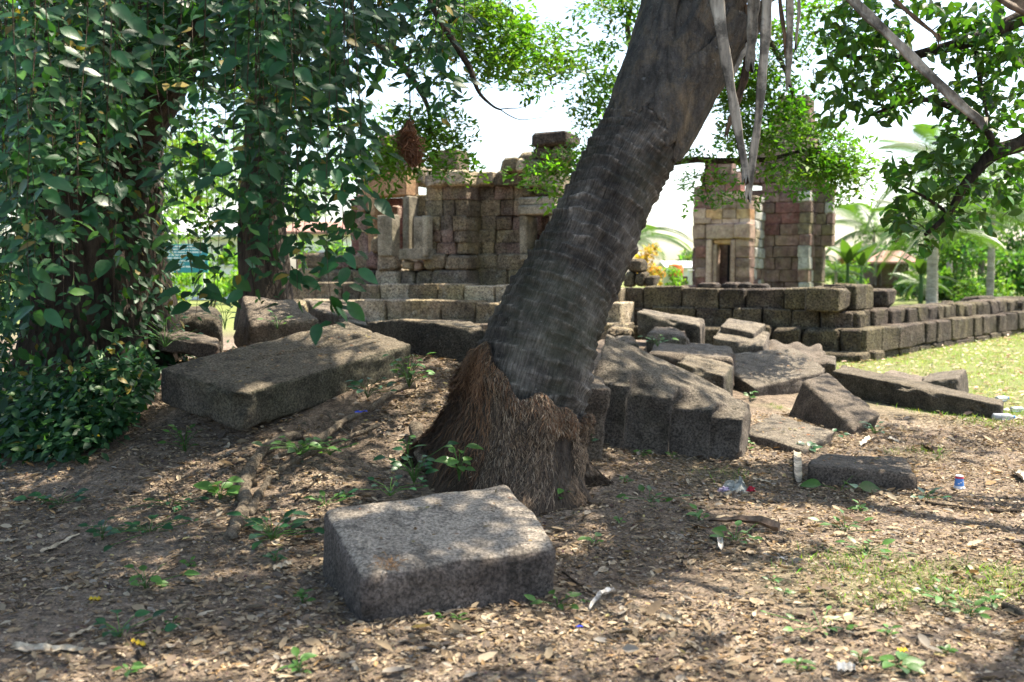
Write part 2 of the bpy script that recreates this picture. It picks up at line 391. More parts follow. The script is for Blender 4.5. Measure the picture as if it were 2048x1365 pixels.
M['root'] = barkmat('root_bark', (.17, .13, .09), (.42, .35, .26), 14, (1, 1, 1))
M['leaf'] = leafmat('leaf_mixed', rough=.45, spec=.3)
M['leaf_m'] = leafmat('leaf_matte', rough=.55, trans=.45, spec=.3)
M['vine'] = leafmat('vine_leaf', (.021, .084, .030), .40, .3, .35)
M['weed'] = leafmat('weed_leaf', (.07, .17, .035), .42, .35, .4)
M['bigleaf'] = leafmat('tree_leaf', (.05, .12, .022), .4, .42, .4)
M['litter'] = leafmat('litter', None, .8, .15, .2, (1.1, 1, .8))

# ================================================================== GROUND
def grass_amt(x, y):
    n = fbm(np.stack([np.asarray(x) * .9, np.asarray(y) * .9, np.asarray(x) * 0], -1), 4, 21)
    lawn = sstep(2.6, 5.0, x - .0 * y) * sstep(8.2, 11.5, y)
    far = sstep(24, 30, y) + sstep(20, 26, y) * sstep(0, -3, x)
    patch = sstep(.7, 2.2, x) * sstep(-.05, .4, n) * .5 * sstep(3, 4, y)
    return np.clip(np.maximum(np.maximum(lawn * (.75 + .4 * n), far), patch), 0, 1)
def axis(lo, hi, step, far):
    a = np.arange(lo, hi, step); k = np.geomspace(step * 1.2, far, 60)
    return np.concatenate([lo - k[::-1], a, hi + k])
gx = axis(-6, 7, .06, 1800.); gy = axis(2.4, 11, .06, 1800.); gy = gy[gy > -60]
X, Y = np.meshgrid(gx, gy); Z = ground_z(X, Y)
idx = np.arange(X.size).reshape(X.shape)
q = np.stack([idx[:-1, :-1], idx[:-1, 1:], idx[1:, 1:], idx[1:, :-1]], -1).reshape(-1, 4)
gc = np.zeros((X.size, 3)); gc[:, 0] = grass_amt(X.ravel(), Y.ravel())
m = NT('soil'); ga = m.n('ShaderNodeSeparateColor'); m.l(m.col(), ga.inputs[0])
n1 = m.noise(1.4, 6, .65); n2 = m.noise(18, 6, .7); n3 = m.noise(75, 4, .7)
c = m.ramp(n1, [(.3, (.105, .079, .057)), (.55, (.175, .135, .10)), (.75, (.26, .207, .158))])
c = m.mix(.8, c, m.ramp(n2, [(.38, .45), (.62, 1.5)]), 'MULTIPLY'); c = m.mix(.8, c, m.ramp(n3, [(.38, .45), (.62, 1.5)]), 'MULTIPLY')
gcol = m.ramp(m.noise(2.2, 6, .7), [(.3, (.10, .13, .03)), (.55, (.17, .20, .06)), (.75, (.30, .27, .13))])
gcol = m.mix(.6, gcol, m.ramp(n3, [(.3, .6), (.7, 1.3)]), 'MULTIPLY')
c = m.mix(ga.outputs[0], c, gcol)
b = m.bump(n2, .7, .03); cr = m.ramp(m.voro(9, 'DISTANCE_TO_EDGE'), [(0, 0), (.06, 1)]); b = m.bump(cr, .35, .02, b); b = m.bump(n3, .6, .01, b)
M['soil'] = m.done(c, b, .97)
gm = new_mesh('ground', np.stack([X.ravel(), Y.ravel(), Z.ravel()], -1), q, True, gc)
go = obj('ground', gm, M['soil']); tag(go, 'brown earth ground with leaf litter and patchy grass', 'ground', kind='structure')

# ================================================================== PALM
PD = 6.05
pal_c = [(1030, 1000, 150), (1038, 880, 196), (1058, 775, 234), (1102, 640, 206), (1161, 520, 180), (1206, 430, 171), (1252, 335, 168), (1298, 250, 174), (1340, 150, 182), (1381, 50, 186), (1420, -50, 186), (1462, -170, 210), (1490, -300, 190), (1510, -430, 165)]
PAL = np.array([np.append(P(x, y, PD + .0006 * max(0, 800 - y)), w / 2 * (PD + .0006 * max(0, 800 - y)) / F) for x, y, w in pal_c])
base = G(1040, 985); palm = thing('sugar_palm', (PAL[0][0], PAL[0][1], float(ground_z(PAL[0][0], PAL[0][1])) - .02), 'leaning thick palm tree with ringed dark grey trunk and fibrous root base', 'palm tree')
SP = spline(PAL, 460); path, prad = SP[:, :3], SP[:, 3]
tg = np.gradient(path, axis=0); tg /= np.linalg.norm(tg, axis=1)[:, None]
cx_ = np.cross(tg, np.array([0, -1.0, 0])); cx_ = cx_ / np.linalg.norm(cx_, axis=1)[:, None]      # to the right
cy_ = np.cross(tg, cx_); cy_ = np.where((cy_[:, 1] > 0)[:, None], -cy_, cy_)                       # towards the camera
S_ = np.concatenate([[0], np.cumsum(np.linalg.norm(np.diff(path, axis=0), axis=1))])
def palm_pt(s, phi, off=0.0):
    x = np.interp(s, S_, np.arange(len(S_))); i = np.clip(x.astype(int) if hasattr(x, 'astype') else int(x), 0, len(S_) - 2); f = x - i
    L = lambda A: A[i] * (1 - np.expand_dims(f, -1)) + A[i + 1] * np.expand_dims(f, -1) if A.ndim > 1 else A[i] * (1 - f) + A[i + 1] * f
    r = L(prad) + off; return L(path) + np.expand_dims(r * np.sin(phi), -1) * L(cx_) + np.expand_dims(r * np.cos(phi), -1) * L(cy_)
NS = 132; NR = 460
ph = np.arange(NS) / NS * 2 * math.pi - math.pi; PH, SS = np.meshgrid(ph, S_)
cyl = np.stack([np.cos(PH) * 1.3, np.sin(PH) * 1.3, SS * 2.2], -1)
wob = .05 * fbm(cyl * np.array([1, 1, .6]), 3, 31)
per = .075; phase = (SS + wob) / per + .6 * np.sin(SS * 5); kk = np.floor(phase); fr = phase - kk
rid = fr ** 3 - .35 * (fr > .9) * (fr - .9) * 10
brk = .5 + .5 * vnoise(np.stack([np.cos(PH) * 3, np.sin(PH) * 3, kk * 1.7], -1), 40)
chip = fbm(cyl * np.array([4, 4, 5]), 4, 44); fine = vnoise(np.stack([PH * 26, kk * 3.1, SS * 5], -1), 47)
big = fbm(cyl * .9, 3, 52)
upper = sstep(2.25, 2.75, SS); lower = sstep(.75, .35, SS)
D = .026 * rid * (.1 + 1.3 * brk) * (1 - upper) * (1 - .7 * lower) + .014 * chip + .007 * fine * (1 - upper) + .026 * big
hole = np.exp(-(((SS - 1.62) / .05) ** 2 + ((PH - .25) / .12) ** 2)) + np.exp(-(((SS - 1.45) / .05) ** 2 + ((PH - .12) / .13) ** 2)) + .8 * np.exp(-(((SS - 1.9) / .045) ** 2 + ((PH + .2) / .10) ** 2))
D -= .03 * hole
RR = prad[:, None] + D
PV = path[:, None] + (RR * np.sin(PH))[..., None] * cx_[:, None] + (RR * np.cos(PH))[..., None] * cy_[:, None]
ii = np.arange(NR * NS).reshape(NR, NS); jj = np.roll(ii, -1, 1)
PF = np.stack([ii[:-1], jj[:-1], jj[1:], ii[1:]], -1).reshape(-1, 4)
m = NT('palm_bark'); uvn = m.n('ShaderNodeUVMap').outputs[0]
fib = m.noise(1, 5, .7, vec=uvn, stretch=(95, 9, 1)); blot = m.noise(4.5, 6, .7); fine_ = m.noise(60, 4, .7); ringn = m.noise(1, 4, .65, vec=uvn, stretch=(5, 34, 1), dist=.3)
c = m.ramp(blot, [(.36, (.042, .037, .033)), (.5, (.10, .088, .076)), (.64, (.20, .178, .155))])
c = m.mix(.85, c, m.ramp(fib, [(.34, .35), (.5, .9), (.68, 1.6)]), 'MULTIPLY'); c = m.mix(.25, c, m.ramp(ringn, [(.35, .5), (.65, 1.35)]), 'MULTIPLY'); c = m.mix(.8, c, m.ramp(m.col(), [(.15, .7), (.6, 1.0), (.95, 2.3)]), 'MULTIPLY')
mos = m.ramp(m.noise(1.6, 5, .6), [(.5, 0), (.66, 1)]); c = m.mix(m.math('MULTIPLY', mos, .35), c, (.075, .085, .05))
sp = m.ramp(m.noise(34, 4, .8), [(.66, 0), (.71, 1)]); c = m.mix(m.math('MULTIPLY', sp, .7), c, (.30, .31, .28))
b = m.bump(fib, 1.0, .018); b = m.bump(ringn, .6, .02, b); b = m.bump(fine_, .5, .006, b)
M['palm'] = m.done(c, b, .9)
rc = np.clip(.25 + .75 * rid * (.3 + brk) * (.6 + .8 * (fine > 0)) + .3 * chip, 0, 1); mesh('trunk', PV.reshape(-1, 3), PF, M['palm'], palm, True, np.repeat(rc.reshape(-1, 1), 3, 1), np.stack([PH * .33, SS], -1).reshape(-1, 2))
# --- root cone under the trunk
NT2 = 110; NH = 70
zb = float(ground_z(PAL[0][0], PAL[0][1]))
RB = G(1034, 985)
def root_pt(a, t):
    "a angle (0 faces the camera, + to the right), t 0 at the trunk ... 1 at the ground"
    a = np.asarray(a, float); t = np.asarray(t, float); lft = np.clip(-np.sin(a), 0, 1); rgt = np.clip(np.sin(a), 0, 1)
    p0 = palm_pt(.62 + .22 * lft ** 1.2 - .03 * rgt + .03 * np.sin(a * 5) + .02 * np.sin(a * 11), a, .022)
    rb = .58 + .04 * lft + .10 * np.sin(a * 3 + 1) + .06 * np.sin(a * 7 + 2); dv = np.stack([np.sin(a), -np.cos(a) * .85, 0 * a], -1)
    p1 = np.array([RB[0], PAL[0][1], 0]) + np.expand_dims(rb, -1) * dv; p1[..., 2] = ground_z(p1[..., 0], p1[..., 1]) - .02
    h = (.22 * t + .78 * t ** 4) * (1 - lft) + (.62 * t + .38 * t ** 3) * lft
    n = fbm(np.stack([np.cos(a) * 2.2, np.sin(a) * 2.2, t * 3.5], -1), 4, 61); n2 = fbm(np.stack([np.cos(a) * 5, np.sin(a) * 5, t * 2], -1), 3, 63)
    q = p0 + np.expand_dims(h, -1) * (p1 - p0); q[..., 2] = p0[..., 2] * (1 - t) + p1[..., 2] * t
    bulge = (.012 + .03 * np.clip(np.sin(a * 4 + 1), 0, 1)) * np.sin(pi * np.clip(t * 2.2, 0, 1)) + (.05 * n + .03 * n2) * np.minimum(1, t * 6) * (1 - t * .6)
    return q + np.expand_dims(bulge, -1) * dv
pi = math.pi
A_, T_ = np.meshgrid(np.arange(NT2) / NT2 * 2 * math.pi, np.linspace(0, 1, NH))
RV = root_pt(A_, T_); ii = np.arange(NT2 * NH).reshape(NH, NT2); jj = np.roll(ii, -1, 1)
m = NT('root_mass'); st = m.noise(34, 5, .7, stretch=(1, 1, .16)); bl = m.noise(3.5, 5, .65); c = m.ramp(st, [(.3, (.03, .023, .018)), (.55, (.085, .064, .048)), (.72, (.15, .11, .08))]); c = m.mix(m.ramp(bl, [(.45, 0), (.6, 1)]), c, m.ramp(m.noise(20, 5, .7), [(.3, (.07, .054, .042)), (.7, (.15, .118, .092))]))
sx = m.n('ShaderNodeSeparateXYZ'); m.l(m.pos, sx.inputs[0]); low = m.ramp(m.math('ADD', sx.outputs[2], m.math('MULTIPLY', m.noise(6, 4), .3)), [(.36, 1), (.5, 0)]); c = m.mix(low, c, m.ramp(m.noise(25, 5, .7), [(.38, (.08, .06, .044)), (.62, (.18, .14, .105))]))
M['rootmass'] = m.done(c, m.bump(m.noise(22, 6, .75), 1, .03, m.bump(st, .7, .03)), .97)
mesh('root_mass', RV.reshape(-1, 3), np.stack([jj[:-1], ii[:-1], ii[1:], jj[1:]], -1).reshape(-1, 4), M['rootmass'], palm, True)
# --- hanging fibres, thin ribbons
def ribbons(n, a0, a1, t0, t1, ln, col, seg=4, w=.004, lift=.012, seed=0):
    R = np.random.default_rng(seed); a = R.uniform(a0, a1, n); t = R.uniform(t0, t1, n); L = ln * R.uniform(.5, 1.3, n)
    V = []; wv = R.normal(0, .05, n)
    for k in range(seg + 1):
        f = k / seg; tt = np.clip(t + L * f, 0, 1); aa = a + wv * f + .015 * np.sin(f * 6 + a * 40)
        p = root_pt(aa, tt); d = np.stack([np.sin(aa), -np.cos(aa), 0 * aa + .25], -1)
        p = p + d * (lift * (.25 + math.sin(math.pi * min(f * .8 + .1, 1))) * R.uniform(.4, 1.6, n))[:, None]
        sd = np.stack([np.cos(aa), np.sin(aa), R.normal(0, .3, n)], -1) * (w * (1 - .6 * f) * R.uniform(.6, 1.5, n))[:, None]
        V += [p - sd, p + sd]
    V = np.stack(V, 1); k = 2 * (seg + 1); Fq = []
    for s in range(seg): Fq.append([2 * s, 2 * s + 1, 2 * s + 3, 2 * s + 2])
    Fq = np.array(Fq); FF = (Fq[None] + (np.arange(n) * k)[:, None, None]).reshape(-1, 4)
    cc = np.asarray(col)[R.integers(0, len(col), n)] * R.uniform(.6, 1.35, (n, 1)); return V.reshape(-1, 3), FF, np.repeat(cc, k, 0)
pi = math.pi
BR = [(.19, .13, .085), (.24, .17, .11), (.15, .10, .065), (.28, .21, .145)]; DK = [(.05, .036, .026), (.075, .055, .04), (.10, .07, .045)]; RD = [(.19, .10, .055), (.25, .14, .075), (.14, .08, .05)]
MUD = [(.09, .068, .05), (.12, .09, .068)]
Rb = [ribbons(2600, -1.5, 1.55, .0, .10, .10, BR + RD + DK, seed=1, lift=.022, w=.0026), ribbons(2400, -.75, .35, .15, .85, .10, BR + MUD + DK, seed=2, lift=.012, w=.0024), ribbons(1300, .7, 1.5, .10, .6, .11, BR + DK, seed=12, lift=.014, w=.0024), ribbons(700, .15, .8, .06, .24, .09, BR + RD, seed=22, lift=.022, w=.0026),
      ribbons(2200, -2.1, -.6, .0, .8, .15, DK + RD, seed=3, lift=.018, w=.0026), ribbons(900, -1.7, -.8, .0, .3, .12, RD, seed=4, lift=.025, w=.0028),
      ribbons(1600, -2.2, 2.2, .45, .95, .12, DK + MUD, seed=5, lift=.006, w=.0024), ribbons(3000, -2.0, 2.2, .8, .985, .12, DK, seed=6, lift=.006, w=.0024)]
V = np.concatenate([r[0] for r in Rb]); off = np.cumsum([0] + [len(r[0]) for r in Rb]); FF = np.concatenate([r[1] + o for r, o in zip(Rb, off)]); CC = np.concatenate([r[2] for r in Rb])
m = NT('fibre'); M['fibre'] = m.done(m.col(), None, .9)
o = mesh('root_fibres', V, FF, M['fibre'], palm, False, CC); o['kind'] = 'stuff'
# --- old leaf bases wrapped round the top of the trunk
m = NT('leaf_base'); st = m.noise(14, 6, .75, stretch=(1.6, 1.6, .35), dist=.4); bl = m.noise(4, 6, .7, dist=.6); fz = m.noise(80, 4, .8); crk = m.ramp(m.voro(5, 'DISTANCE_TO_EDGE', vec=None), [(0, .25), (.025, 1)])
c = m.ramp(bl, [(.3, (.045, .042, .04)), (.48, (.12, .11, .10)), (.62, (.20, .16, .115)), (.75, (.30, .23, .15))]); c = m.mix(.8, c, m.ramp(st, [(.32, .4), (.66, 1.5)]), 'MULTIPLY'); c = m.mix(.6, c, m.ramp(fz, [(.3, .45), (.7, 1.4)]), 'MULTIPLY')
sp = m.ramp(m.noise(26, 4, .8), [(.62, 0), (.68, 1)]); c = m.mix(m.math('MULTIPLY', sp, .5), c, (.36, .37, .36))
M['boot'] = m.done(c, m.bump(fz, .8, .008, m.bump(st, 1.0, .05, m.bump(bl, .8, .08))), .85)
def boot(s0, phi, w0, w1, ln, out, cl=.0, seed=0):
    n1, n2 = 34, 40; u = np.linspace(-1, 1, n1); t = np.linspace(0, 1, n2); U, T = np.meshgrid(u, t)
    wd = w0 + (w1 - w0) * sstep(0, .8, T); a = phi + U * wd
    edge = .11 * fbm(np.stack([U * 4, T * 4, U * 0 + seed], -1), 4, seed)
    s = s0 + T * ln + (1 - T) * (.20 * np.abs(U) ** 1.4 - cl * np.exp(-(U / .3) ** 2)) + edge * (1 - T)
    off = .008 + .012 * T + out * T ** 1.8 + .03 * (1 - U ** 2) * T + .03 * fbm(np.stack([U * 2.5, T * 2.5, U * 0 + seed], -1), 4, seed + 5)
    A = palm_pt(s.ravel(), a.ravel(), off.ravel()); Bk = palm_pt(s.ravel(), a.ravel(), off.ravel() - .014)
    n = n1 * n2; ii = np.arange(n).reshape(n2, n1); f = np.stack([ii[:-1, :-1], ii[:-1, 1:], ii[1:, 1:], ii[1:, :-1]], -1).reshape(-1, 4)
    rim = list(ii[0]) + list(ii[1:, -1]) + list(ii[-1, -2::-1]) + list(ii[-2:0:-1, 0]); Fr = [[rim[k], rim[(k + 1) % len(rim)], rim[(k + 1) % len(rim)] + n, rim[k] + n] for k in range(len(rim))]
    return np.concatenate([A, Bk]), np.concatenate([f[:, ::-1], f + n, np.array(Fr)])
Stop = float(S_[-1])
for k, (s0, phi, w0, w1, ln, out, cl) in enumerate([(2.36, .70, .95, .30, .95, .10, -.05), (2.42, -.75, .95, .34, .95, .05, 0), (2.58, .05, .80, .22, .9, .06, -.06), (2.68, 1.30, .9, .28, .8, .12, 0), (2.76, -1.4, .9, .28, .9, .05, 0), (2.86, -.4, .75, .2, .8, .07, 0), (2.9, .6, .7, .22, .75, .10, 0), (2.85, 2.3, .95, .25, .8, .12, 0), (2.8, -2.4, .95, .25, .8, .07, 0), (3.1, .1, .7, .2, .65, .1, 0), (3.15, -1.0, .7, .2, .65, .08, 0), (3.1, 1.5, .7, .22, .65, .14, 0)]):
    if s0 + ln > Stop: ln = Stop - s0 - .02
    V, f = boot(s0, phi, w0, w1, ln, out, cl, k + 3); mesh('leaf_base', V, f, M['boot'], palm, True)
# --- dead leaf stalks hanging from the crown
def stalk(pts, w0, w1, bend=.3, mat=None, name='dead_leaf_stalk', torn=.0):
    pts = spline(np.array(pts, float), 26); t = np.linspace(0, 1, 26); w = (w0 + (w1 - w0) * t ** .8); V = []
    tan = np.gradient(pts, axis=0); tan /= np.linalg.norm(tan, axis=1)[:, None]
    toward = np.array([0, -1.0, .15]); sd = np.cross(tan, toward); sd /= np.linalg.norm(sd, axis=1)[:, None]; nr = np.cross(sd, tan)
    prof = [(-1, .0), (-.75, .35), (-.3, .12), (0, .05), (.3, .12), (.75, .35), (1, 0), (.6, -.25), (0, -.4), (-.6, -.25)]
    n = len(prof); jag = 1 + .12 * np.sin(t * 37 + w0 * 900)
    for i in range(26):
        for (a, b_) in prof: V.append(pts[i] + sd[i] * a * w[i] * .5 * jag[i] + nr[i] * b_ * w[i] * bend * 1.6)
    Fc = [[i * n + j, i * n + (j + 1) % n, (i + 1) * n + (j + 1) % n, (i + 1) * n + j] for i in range(25) for j in range(n)] + [list(range(n)), [25 * n + j for j in range(n)][::-1]]
    V = np.array(V); V = V + .006 * np.stack([vnoise(V * np.array([40, 40, 9]), 3), vnoise(V * np.array([40, 40, 9]), 4), 0 * V[:, 0]], -1); V[25 * n:] += np.array([[0, 0, random.uniform(-.06, .03)] for _ in range(n)])
    return mesh(name, V, Fc, mat, palm, True)
def woodm(nm, a, b_, c_):
    m = NT(nm); g = m.noise(10, 6, .7, stretch=(1.5, 1.5, .12)); g2 = m.noise(5, 5, .7); c = m.ramp(g, [(.3, a), (.5, b_), (.7, c_)]); c = m.mix(.8, c, m.ramp(g2, [(.42, .25), (.55, 1.25)]), 'MULTIPLY')
    return m.done(c, m.bump(g, .8, .012), .7)
M['stalk'] = woodm('dead_stalk', (.10, .085, .07), (.27, .235, .19), (.42, .375, .31)); M['stalk_b'] = woodm('brown_stalk', (.05, .03, .02), (.12, .075, .045), (.20, .13, .08))
k = PD / F
def S(pts, wpx0, wpx1, mat='stalk', bend=.3): stalk([P(x, y, d) for x, y, d in pts], wpx0 * k, wpx1 * k, bend, M[mat])
S([(1455, -330, 6.2), (1425, -120, 5.85), (1437, 20, 5.75), (1462, 180, 5.72), (1492, 352, 5.7)], 40, 14)
S([(1500, -330, 6.2), (1532, -120, 5.9), (1533, 30, 5.85), (1520, 200, 5.85), (1496, 390, 5.85)], 30, 13)
S([(1490, -330, 6.3), (1508, -100, 6.0), (1506, 30, 5.95), (1500, 128, 5.95)], 36, 18)
S([(1530, -330, 6.3), (1572, -120, 6.1), (1580, 10, 6.1), (1576, 165, 6.1)], 28, 12)
S([(1520, -330, 6.3), (1550, -110, 6.3), (1562, 20, 6.3), (1575, 125, 6.3)], 14, 8, 'stalk_b')
S([(1500, 10, 6.25), (1498, 110, 6.25), (1475, 200, 6.25), (1452, 268, 6.2)], 26, 10, 'stalk_b')
S([(1480, -300, 6.3), (1600, -120, 6.0), (1700, -5, 5.9), (1800, 92, 5.85), (1900, 190, 5.8), (1968, 250, 5.8)], 24, 20)
S([(1500, -300, 6.4), (1680, -120, 6.4), (1790, 0, 6.4), (1880, 76, 6.4)], 24, 8, 'stalk_b')
S([(1540, -310, 6.2), (1780, -150, 5.4), (1920, -60, 5.0), (2030, 5, 4.7), (2140, 60, 4.6)], 34, 26, 'stalk_b')
S([(1540, -320, 6.3), (1595, -100, 6.2), (1598, 10, 6.2), (1590, 95, 6.2)], 14, 5)
S([(1505, 75, 6.15), (1480, 120, 6.1), (1462, 160, 6.1)], 14, 6)
# broken hanging fan leaf pieces and the green fans of the crown above the picture
def fan(c, ax, up, R, n=26, spread=2.6, mat=None, name='fan_leaf', fold=.05, par=None):
    ax = np.asarray(ax, float); ax /= np.linalg.norm(ax); up = np.asarray(up, float); sd = np.cross(ax, up); sd /= np.linalg.norm(sd); up = np.cross(sd, ax); V = [np.asarray(c, float)]; Fc = []
    for i in range(n + 1):
        a = -spread / 2 + spread * i / n; d = ax * math.cos(a) + sd * math.sin(a); z = up * (fold if i % 2 else -fold)
        V.append(c + d * R * .55 + z * R)
        a2 = a + spread / n * .5; d2 = ax * math.cos(a2) + sd * math.sin(a2); V.append(c + d2 * R * random.uniform(.85, 1.05) - up * R * .18)
    for i in range(n): Fc += [[0, 1 + 2 * i, 3 + 2 * i], [1 + 2 * i, 2 + 2 * i, 3 + 2 * i]]
    return mesh(name, np.array(V), Fc, mat, par or palm)
CR = PAL[-1][:3] + np.array([.05, 0, .25])
for i in range(15):
    a = i * 2.4; el = .25 + .75 * ((i * 7) % 15) / 15; d = np.array([math.cos(a) * math.cos(el), math.sin(a) * math.cos(el), math.sin(el)])
    q0 = CR + d * .15; q1 = CR + d * (1.3 + .2 * (i % 3)) + np.array([0, 0, -.05])
    v, f = tube(np.linspace(q0, q1, 6), np.linspace(.04, .018, 6), 6); lst = mesh('leaf_stalk', v, f, M['weed'], palm, True)
    fan(q1, d + np.array([0, 0, -.35]), (0, 0, 1), 1.0, mat=M['bigleaf'], par=lst)

# ================================================================== FALLEN BLOCKS
def block(name, label, top, h, mat, cat='stone block', lean=(0, 0), mode='v', res=26, rnd=.03, amp=.012, chip=.12, fn=None, group='fallen temple stones'):
    t = np.array([P(*c) for c in top]); n = np.cross(t[1] - t[0], t[3] - t[0]); n /= np.linalg.norm(n)
    dv = -n * h if mode == 'n' else np.array([lean[0], lean[1], -h])
    V, Fq = hexa(t, t + dv, res, rnd, amp, abs(hash(label)) % 50 if False else (sum(map(ord, label)) % 50), fn, chip)
    o = mesh(name, V, Fq, M[mat], None, True); return tag(o, label, cat, group)
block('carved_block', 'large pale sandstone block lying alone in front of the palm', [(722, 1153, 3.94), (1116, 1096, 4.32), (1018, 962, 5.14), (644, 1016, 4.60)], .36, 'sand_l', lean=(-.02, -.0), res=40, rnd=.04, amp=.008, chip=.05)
def slabfn(W, U):
    st = (U[:, 2] > .6) * sstep(-.02, .06, U[:, 1] + .1 * np.sin(U[:, 0] * 3) - .1) * sstep(.95, .7, np.abs(U[:, 0]) * 0 + .5)
    gr = np.exp(-((U[:, 1] + .1 * np.sin(U[:, 0] * 3) - .12) / .05) ** 2) * (U[:, 2] > .6) * sstep(-.75, -.2, U[:, 0])
    W[:, 2] -= .028 * gr; return W
block('slab', 'big tilted dark slab with a groove propped on the earth bank', [(484, 790, 6.25), (824, 688, 7.55), (694, 640, 8.1), (320, 734, 6.65)], .26, 'sand_k', mode='n', res=44, rnd=.03, amp=.013, fn=slabfn)
def flute(W, U):
    front = U[:, 1] < -.55; x = (U[:, 0] + 1) / 2; ph = x * 3.7 + .15 + .1 * np.sin(x * 7); tt = ph - np.floor(ph); prof = np.where(tt < .2, tt / .2, (1 - tt) / .8) ** .9 * np.array([.20, .14, .21, .16, .11])[np.clip(np.floor(ph).astype(int), 0, 4)]
    k = prof * sstep(-.1, -1, U[:, 1]) * (.25 + .75 * sstep(-1.0, .8, U[:, 2]))
    W[:, 1] += k; W[:, 0] -= .3 * k; W[:, 2] -= .35 * k * sstep(0, 1, U[:, 2]); return W
block('fluted_stone', 'large stone with scalloped fluted front leaning beside the palm', [(1196, 752, 7.0), (1490, 838, 7.15), (1508, 806, 7.8), (1212, 664, 8.0)], .62, 'sand', lean=(-.06, .02), res=60, rnd=.022, amp=.012, fn=flute)
block('slab', 'tilted flat topped block behind the fluted stone', [(1510, 776, 10.3), (1658, 741, 11.0), (1592, 694, 12.0), (1413, 712, 11.2)], .36, 'sand', lean=(-.05, .02))
block('wedge_block', 'leaning wedge shaped block between the long beam and low block', [(1708, 858, 8.6), (1760, 828, 8.9), (1655, 744, 9.9), (1606, 760, 9.5)], .40, 'sand_b', lean=(-.16, -.02))
block('block', 'low weathered block wedged against the fluted stone', [(1490, 862, 8.0), (1608, 900, 7.55), (1668, 863, 8.15), (1545, 824, 8.8)], .22, 'sand', lean=(-.02, 0), amp=.016)
block('flat_block', 'flat rough block lying alone on the patchy grass', [(1618, 930, 6.6), (1838, 948, 6.42), (1808, 914, 7.0), (1642, 908, 7.1)], .24, 'sand_b', amp=.018, rnd=.03, lean=(0, -.03))
def holes(W, U):
    for (u, v) in ((-.93, .5), (-.86, -.2), (-.84, .55), (.72, .3), (.72, -.35), (.82, .6)):
        W[:, 1] += .05 * (U[:, 1] < -.9) * np.exp(-((U[:, 0] - u) / .018) ** 2 - ((U[:, 2] - v) / .12) ** 2)
    return W
block('long_beam', 'long narrow stone beam lying on its side by the lawn', [(1664, 741, 10.9), (2004, 811, 9.35), (2008, 801, 9.75), (1684, 728, 11.3)], .31, 'sand_k', lean=(.0, -.03), res=56, fn=holes, rnd=.025)
block('block', 'short block standing behind the long stone beam', [(1836, 764, 10.7), (1916, 756, 10.5), (1934, 737, 11.4), (1855, 745, 11.5)], .33, 'sand', lean=(.04, .0))
block('block', 'thin slab lying between the long beam and the short block', [(1760, 748, 11.2), (1850, 768, 10.9), (1856, 755, 11.6), (1780, 738, 11.8)], .2, 'sand_b')
block('slab', 'grey green slab tilted up in front of the laterite wall', [(1274, 624, 12.4), (1400, 652, 12.1), (1408, 638, 12.7), (1284, 616, 13.0)], .34, 'sand', lean=(.01, 0))
block('round_stone', 'rounded half buried stone below the grey green slab', [(1290, 664, 11.6), (1384, 676, 11.4), (1372, 655, 12.2), (1304, 650, 12.3)], .3, 'sand_b', rnd=.14)
o = block('stepped_block', 'square stepped block with a carved top on the rubble', [(1426, 676, 12.2), (1526, 692, 11.9), (1542, 662, 12.6), (1446, 650, 12.9)], .3, 'sand')
tp = np.array([P(*c) for c in [(1440, 652, 12.45), (1508, 666, 12.2), (1530, 648, 12.75), (1458, 636, 13.0)]]); V, Fq = hexa(tp, tp + np.array([0, 0, -.14]), 14, .02, .008, 3); mesh('raised_panel', V, Fq, M['sand'], o, True); o.children[0].location = np.array(o.children[0].location) 
block('low_stone', 'long low stone lying across the rubble behind the fluted stone', [(1296, 704, 10.6), (1470, 716, 10.5), (1466, 690, 11.6), (1306, 678, 11.8)], .34, 'sand_b', amp=.02, rnd=.08)
block('broken_stone', 'broken stone between the low stone and the tilted block', [(1350, 722, 9.9), (1448, 752, 9.7), (1470, 728, 10.4), (1372, 706, 10.6)], .36, 'sand_k', amp=.02)
def wavy(W, U):
    W[:, 2] += .022 * np.sin(U[:, 0] * 8) * (U[:, 2] > .3); return W
block('wavy_stone', 'wavy edged stone in front of the stepped wall corner', [(1540, 700, 12.1), (1668, 728, 11.8), (1640, 690, 12.9), (1524, 680, 13.0)], .34, 'sand_b', fn=wavy)
block('small_block', 'small block tucked between the wavy stone and beam', [(1640, 722, 11.9), (1672, 728, 11.7), (1672, 712, 12.2), (1645, 710, 12.3)], .25, 'sand')
block('upright_slab', 'upright narrow slab standing close against the palm trunk', [(1150, 775, 6.55), (1222, 782, 6.6), (1208, 758, 6.95), (1166, 748, 6.95)], .5, 'sand_b', lean=(-.05, .06), amp=.014)
block('slab', 'broad dark upright slab behind the tilted slab and palm', [(793, 640, 8.55), (975, 658, 8.2), (945, 640, 8.9), (733, 645, 9.1)], .52, 'sand_k', lean=(.02, -.12))
block('ridge_stone', 'ridge shaped stone below the vine covered second trunk', [(503, 652, 9.2), (640, 640, 9.3), (588, 600, 10.1), (486, 590, 9.7)], .4, 'sand_b', lean=(-.1, -.0), amp=.016)
block('stone', 'rounded stone beside the ridge shaped stone, near the vine', [(330, 630, 9.1), (445, 640, 8.9), (440, 612, 9.9), (340, 608, 10)], .34, 'sand_k', rnd=.09, amp=.02)
block('plank_stone', 'thin stone lying below the rounded stone near the vine', [(316, 668, 8.3), (438, 690, 8.0), (440, 676, 8.5), (330, 655, 8.9)], .14, 'sand_b')
block('stone', 'stone partly hidden behind the tilted slab, below the gate steps', [(632, 622, 10.6), (748, 646, 10.2), (700, 612, 11.2), (618, 603, 11.4)], .4, 'sand_b', amp=.02)
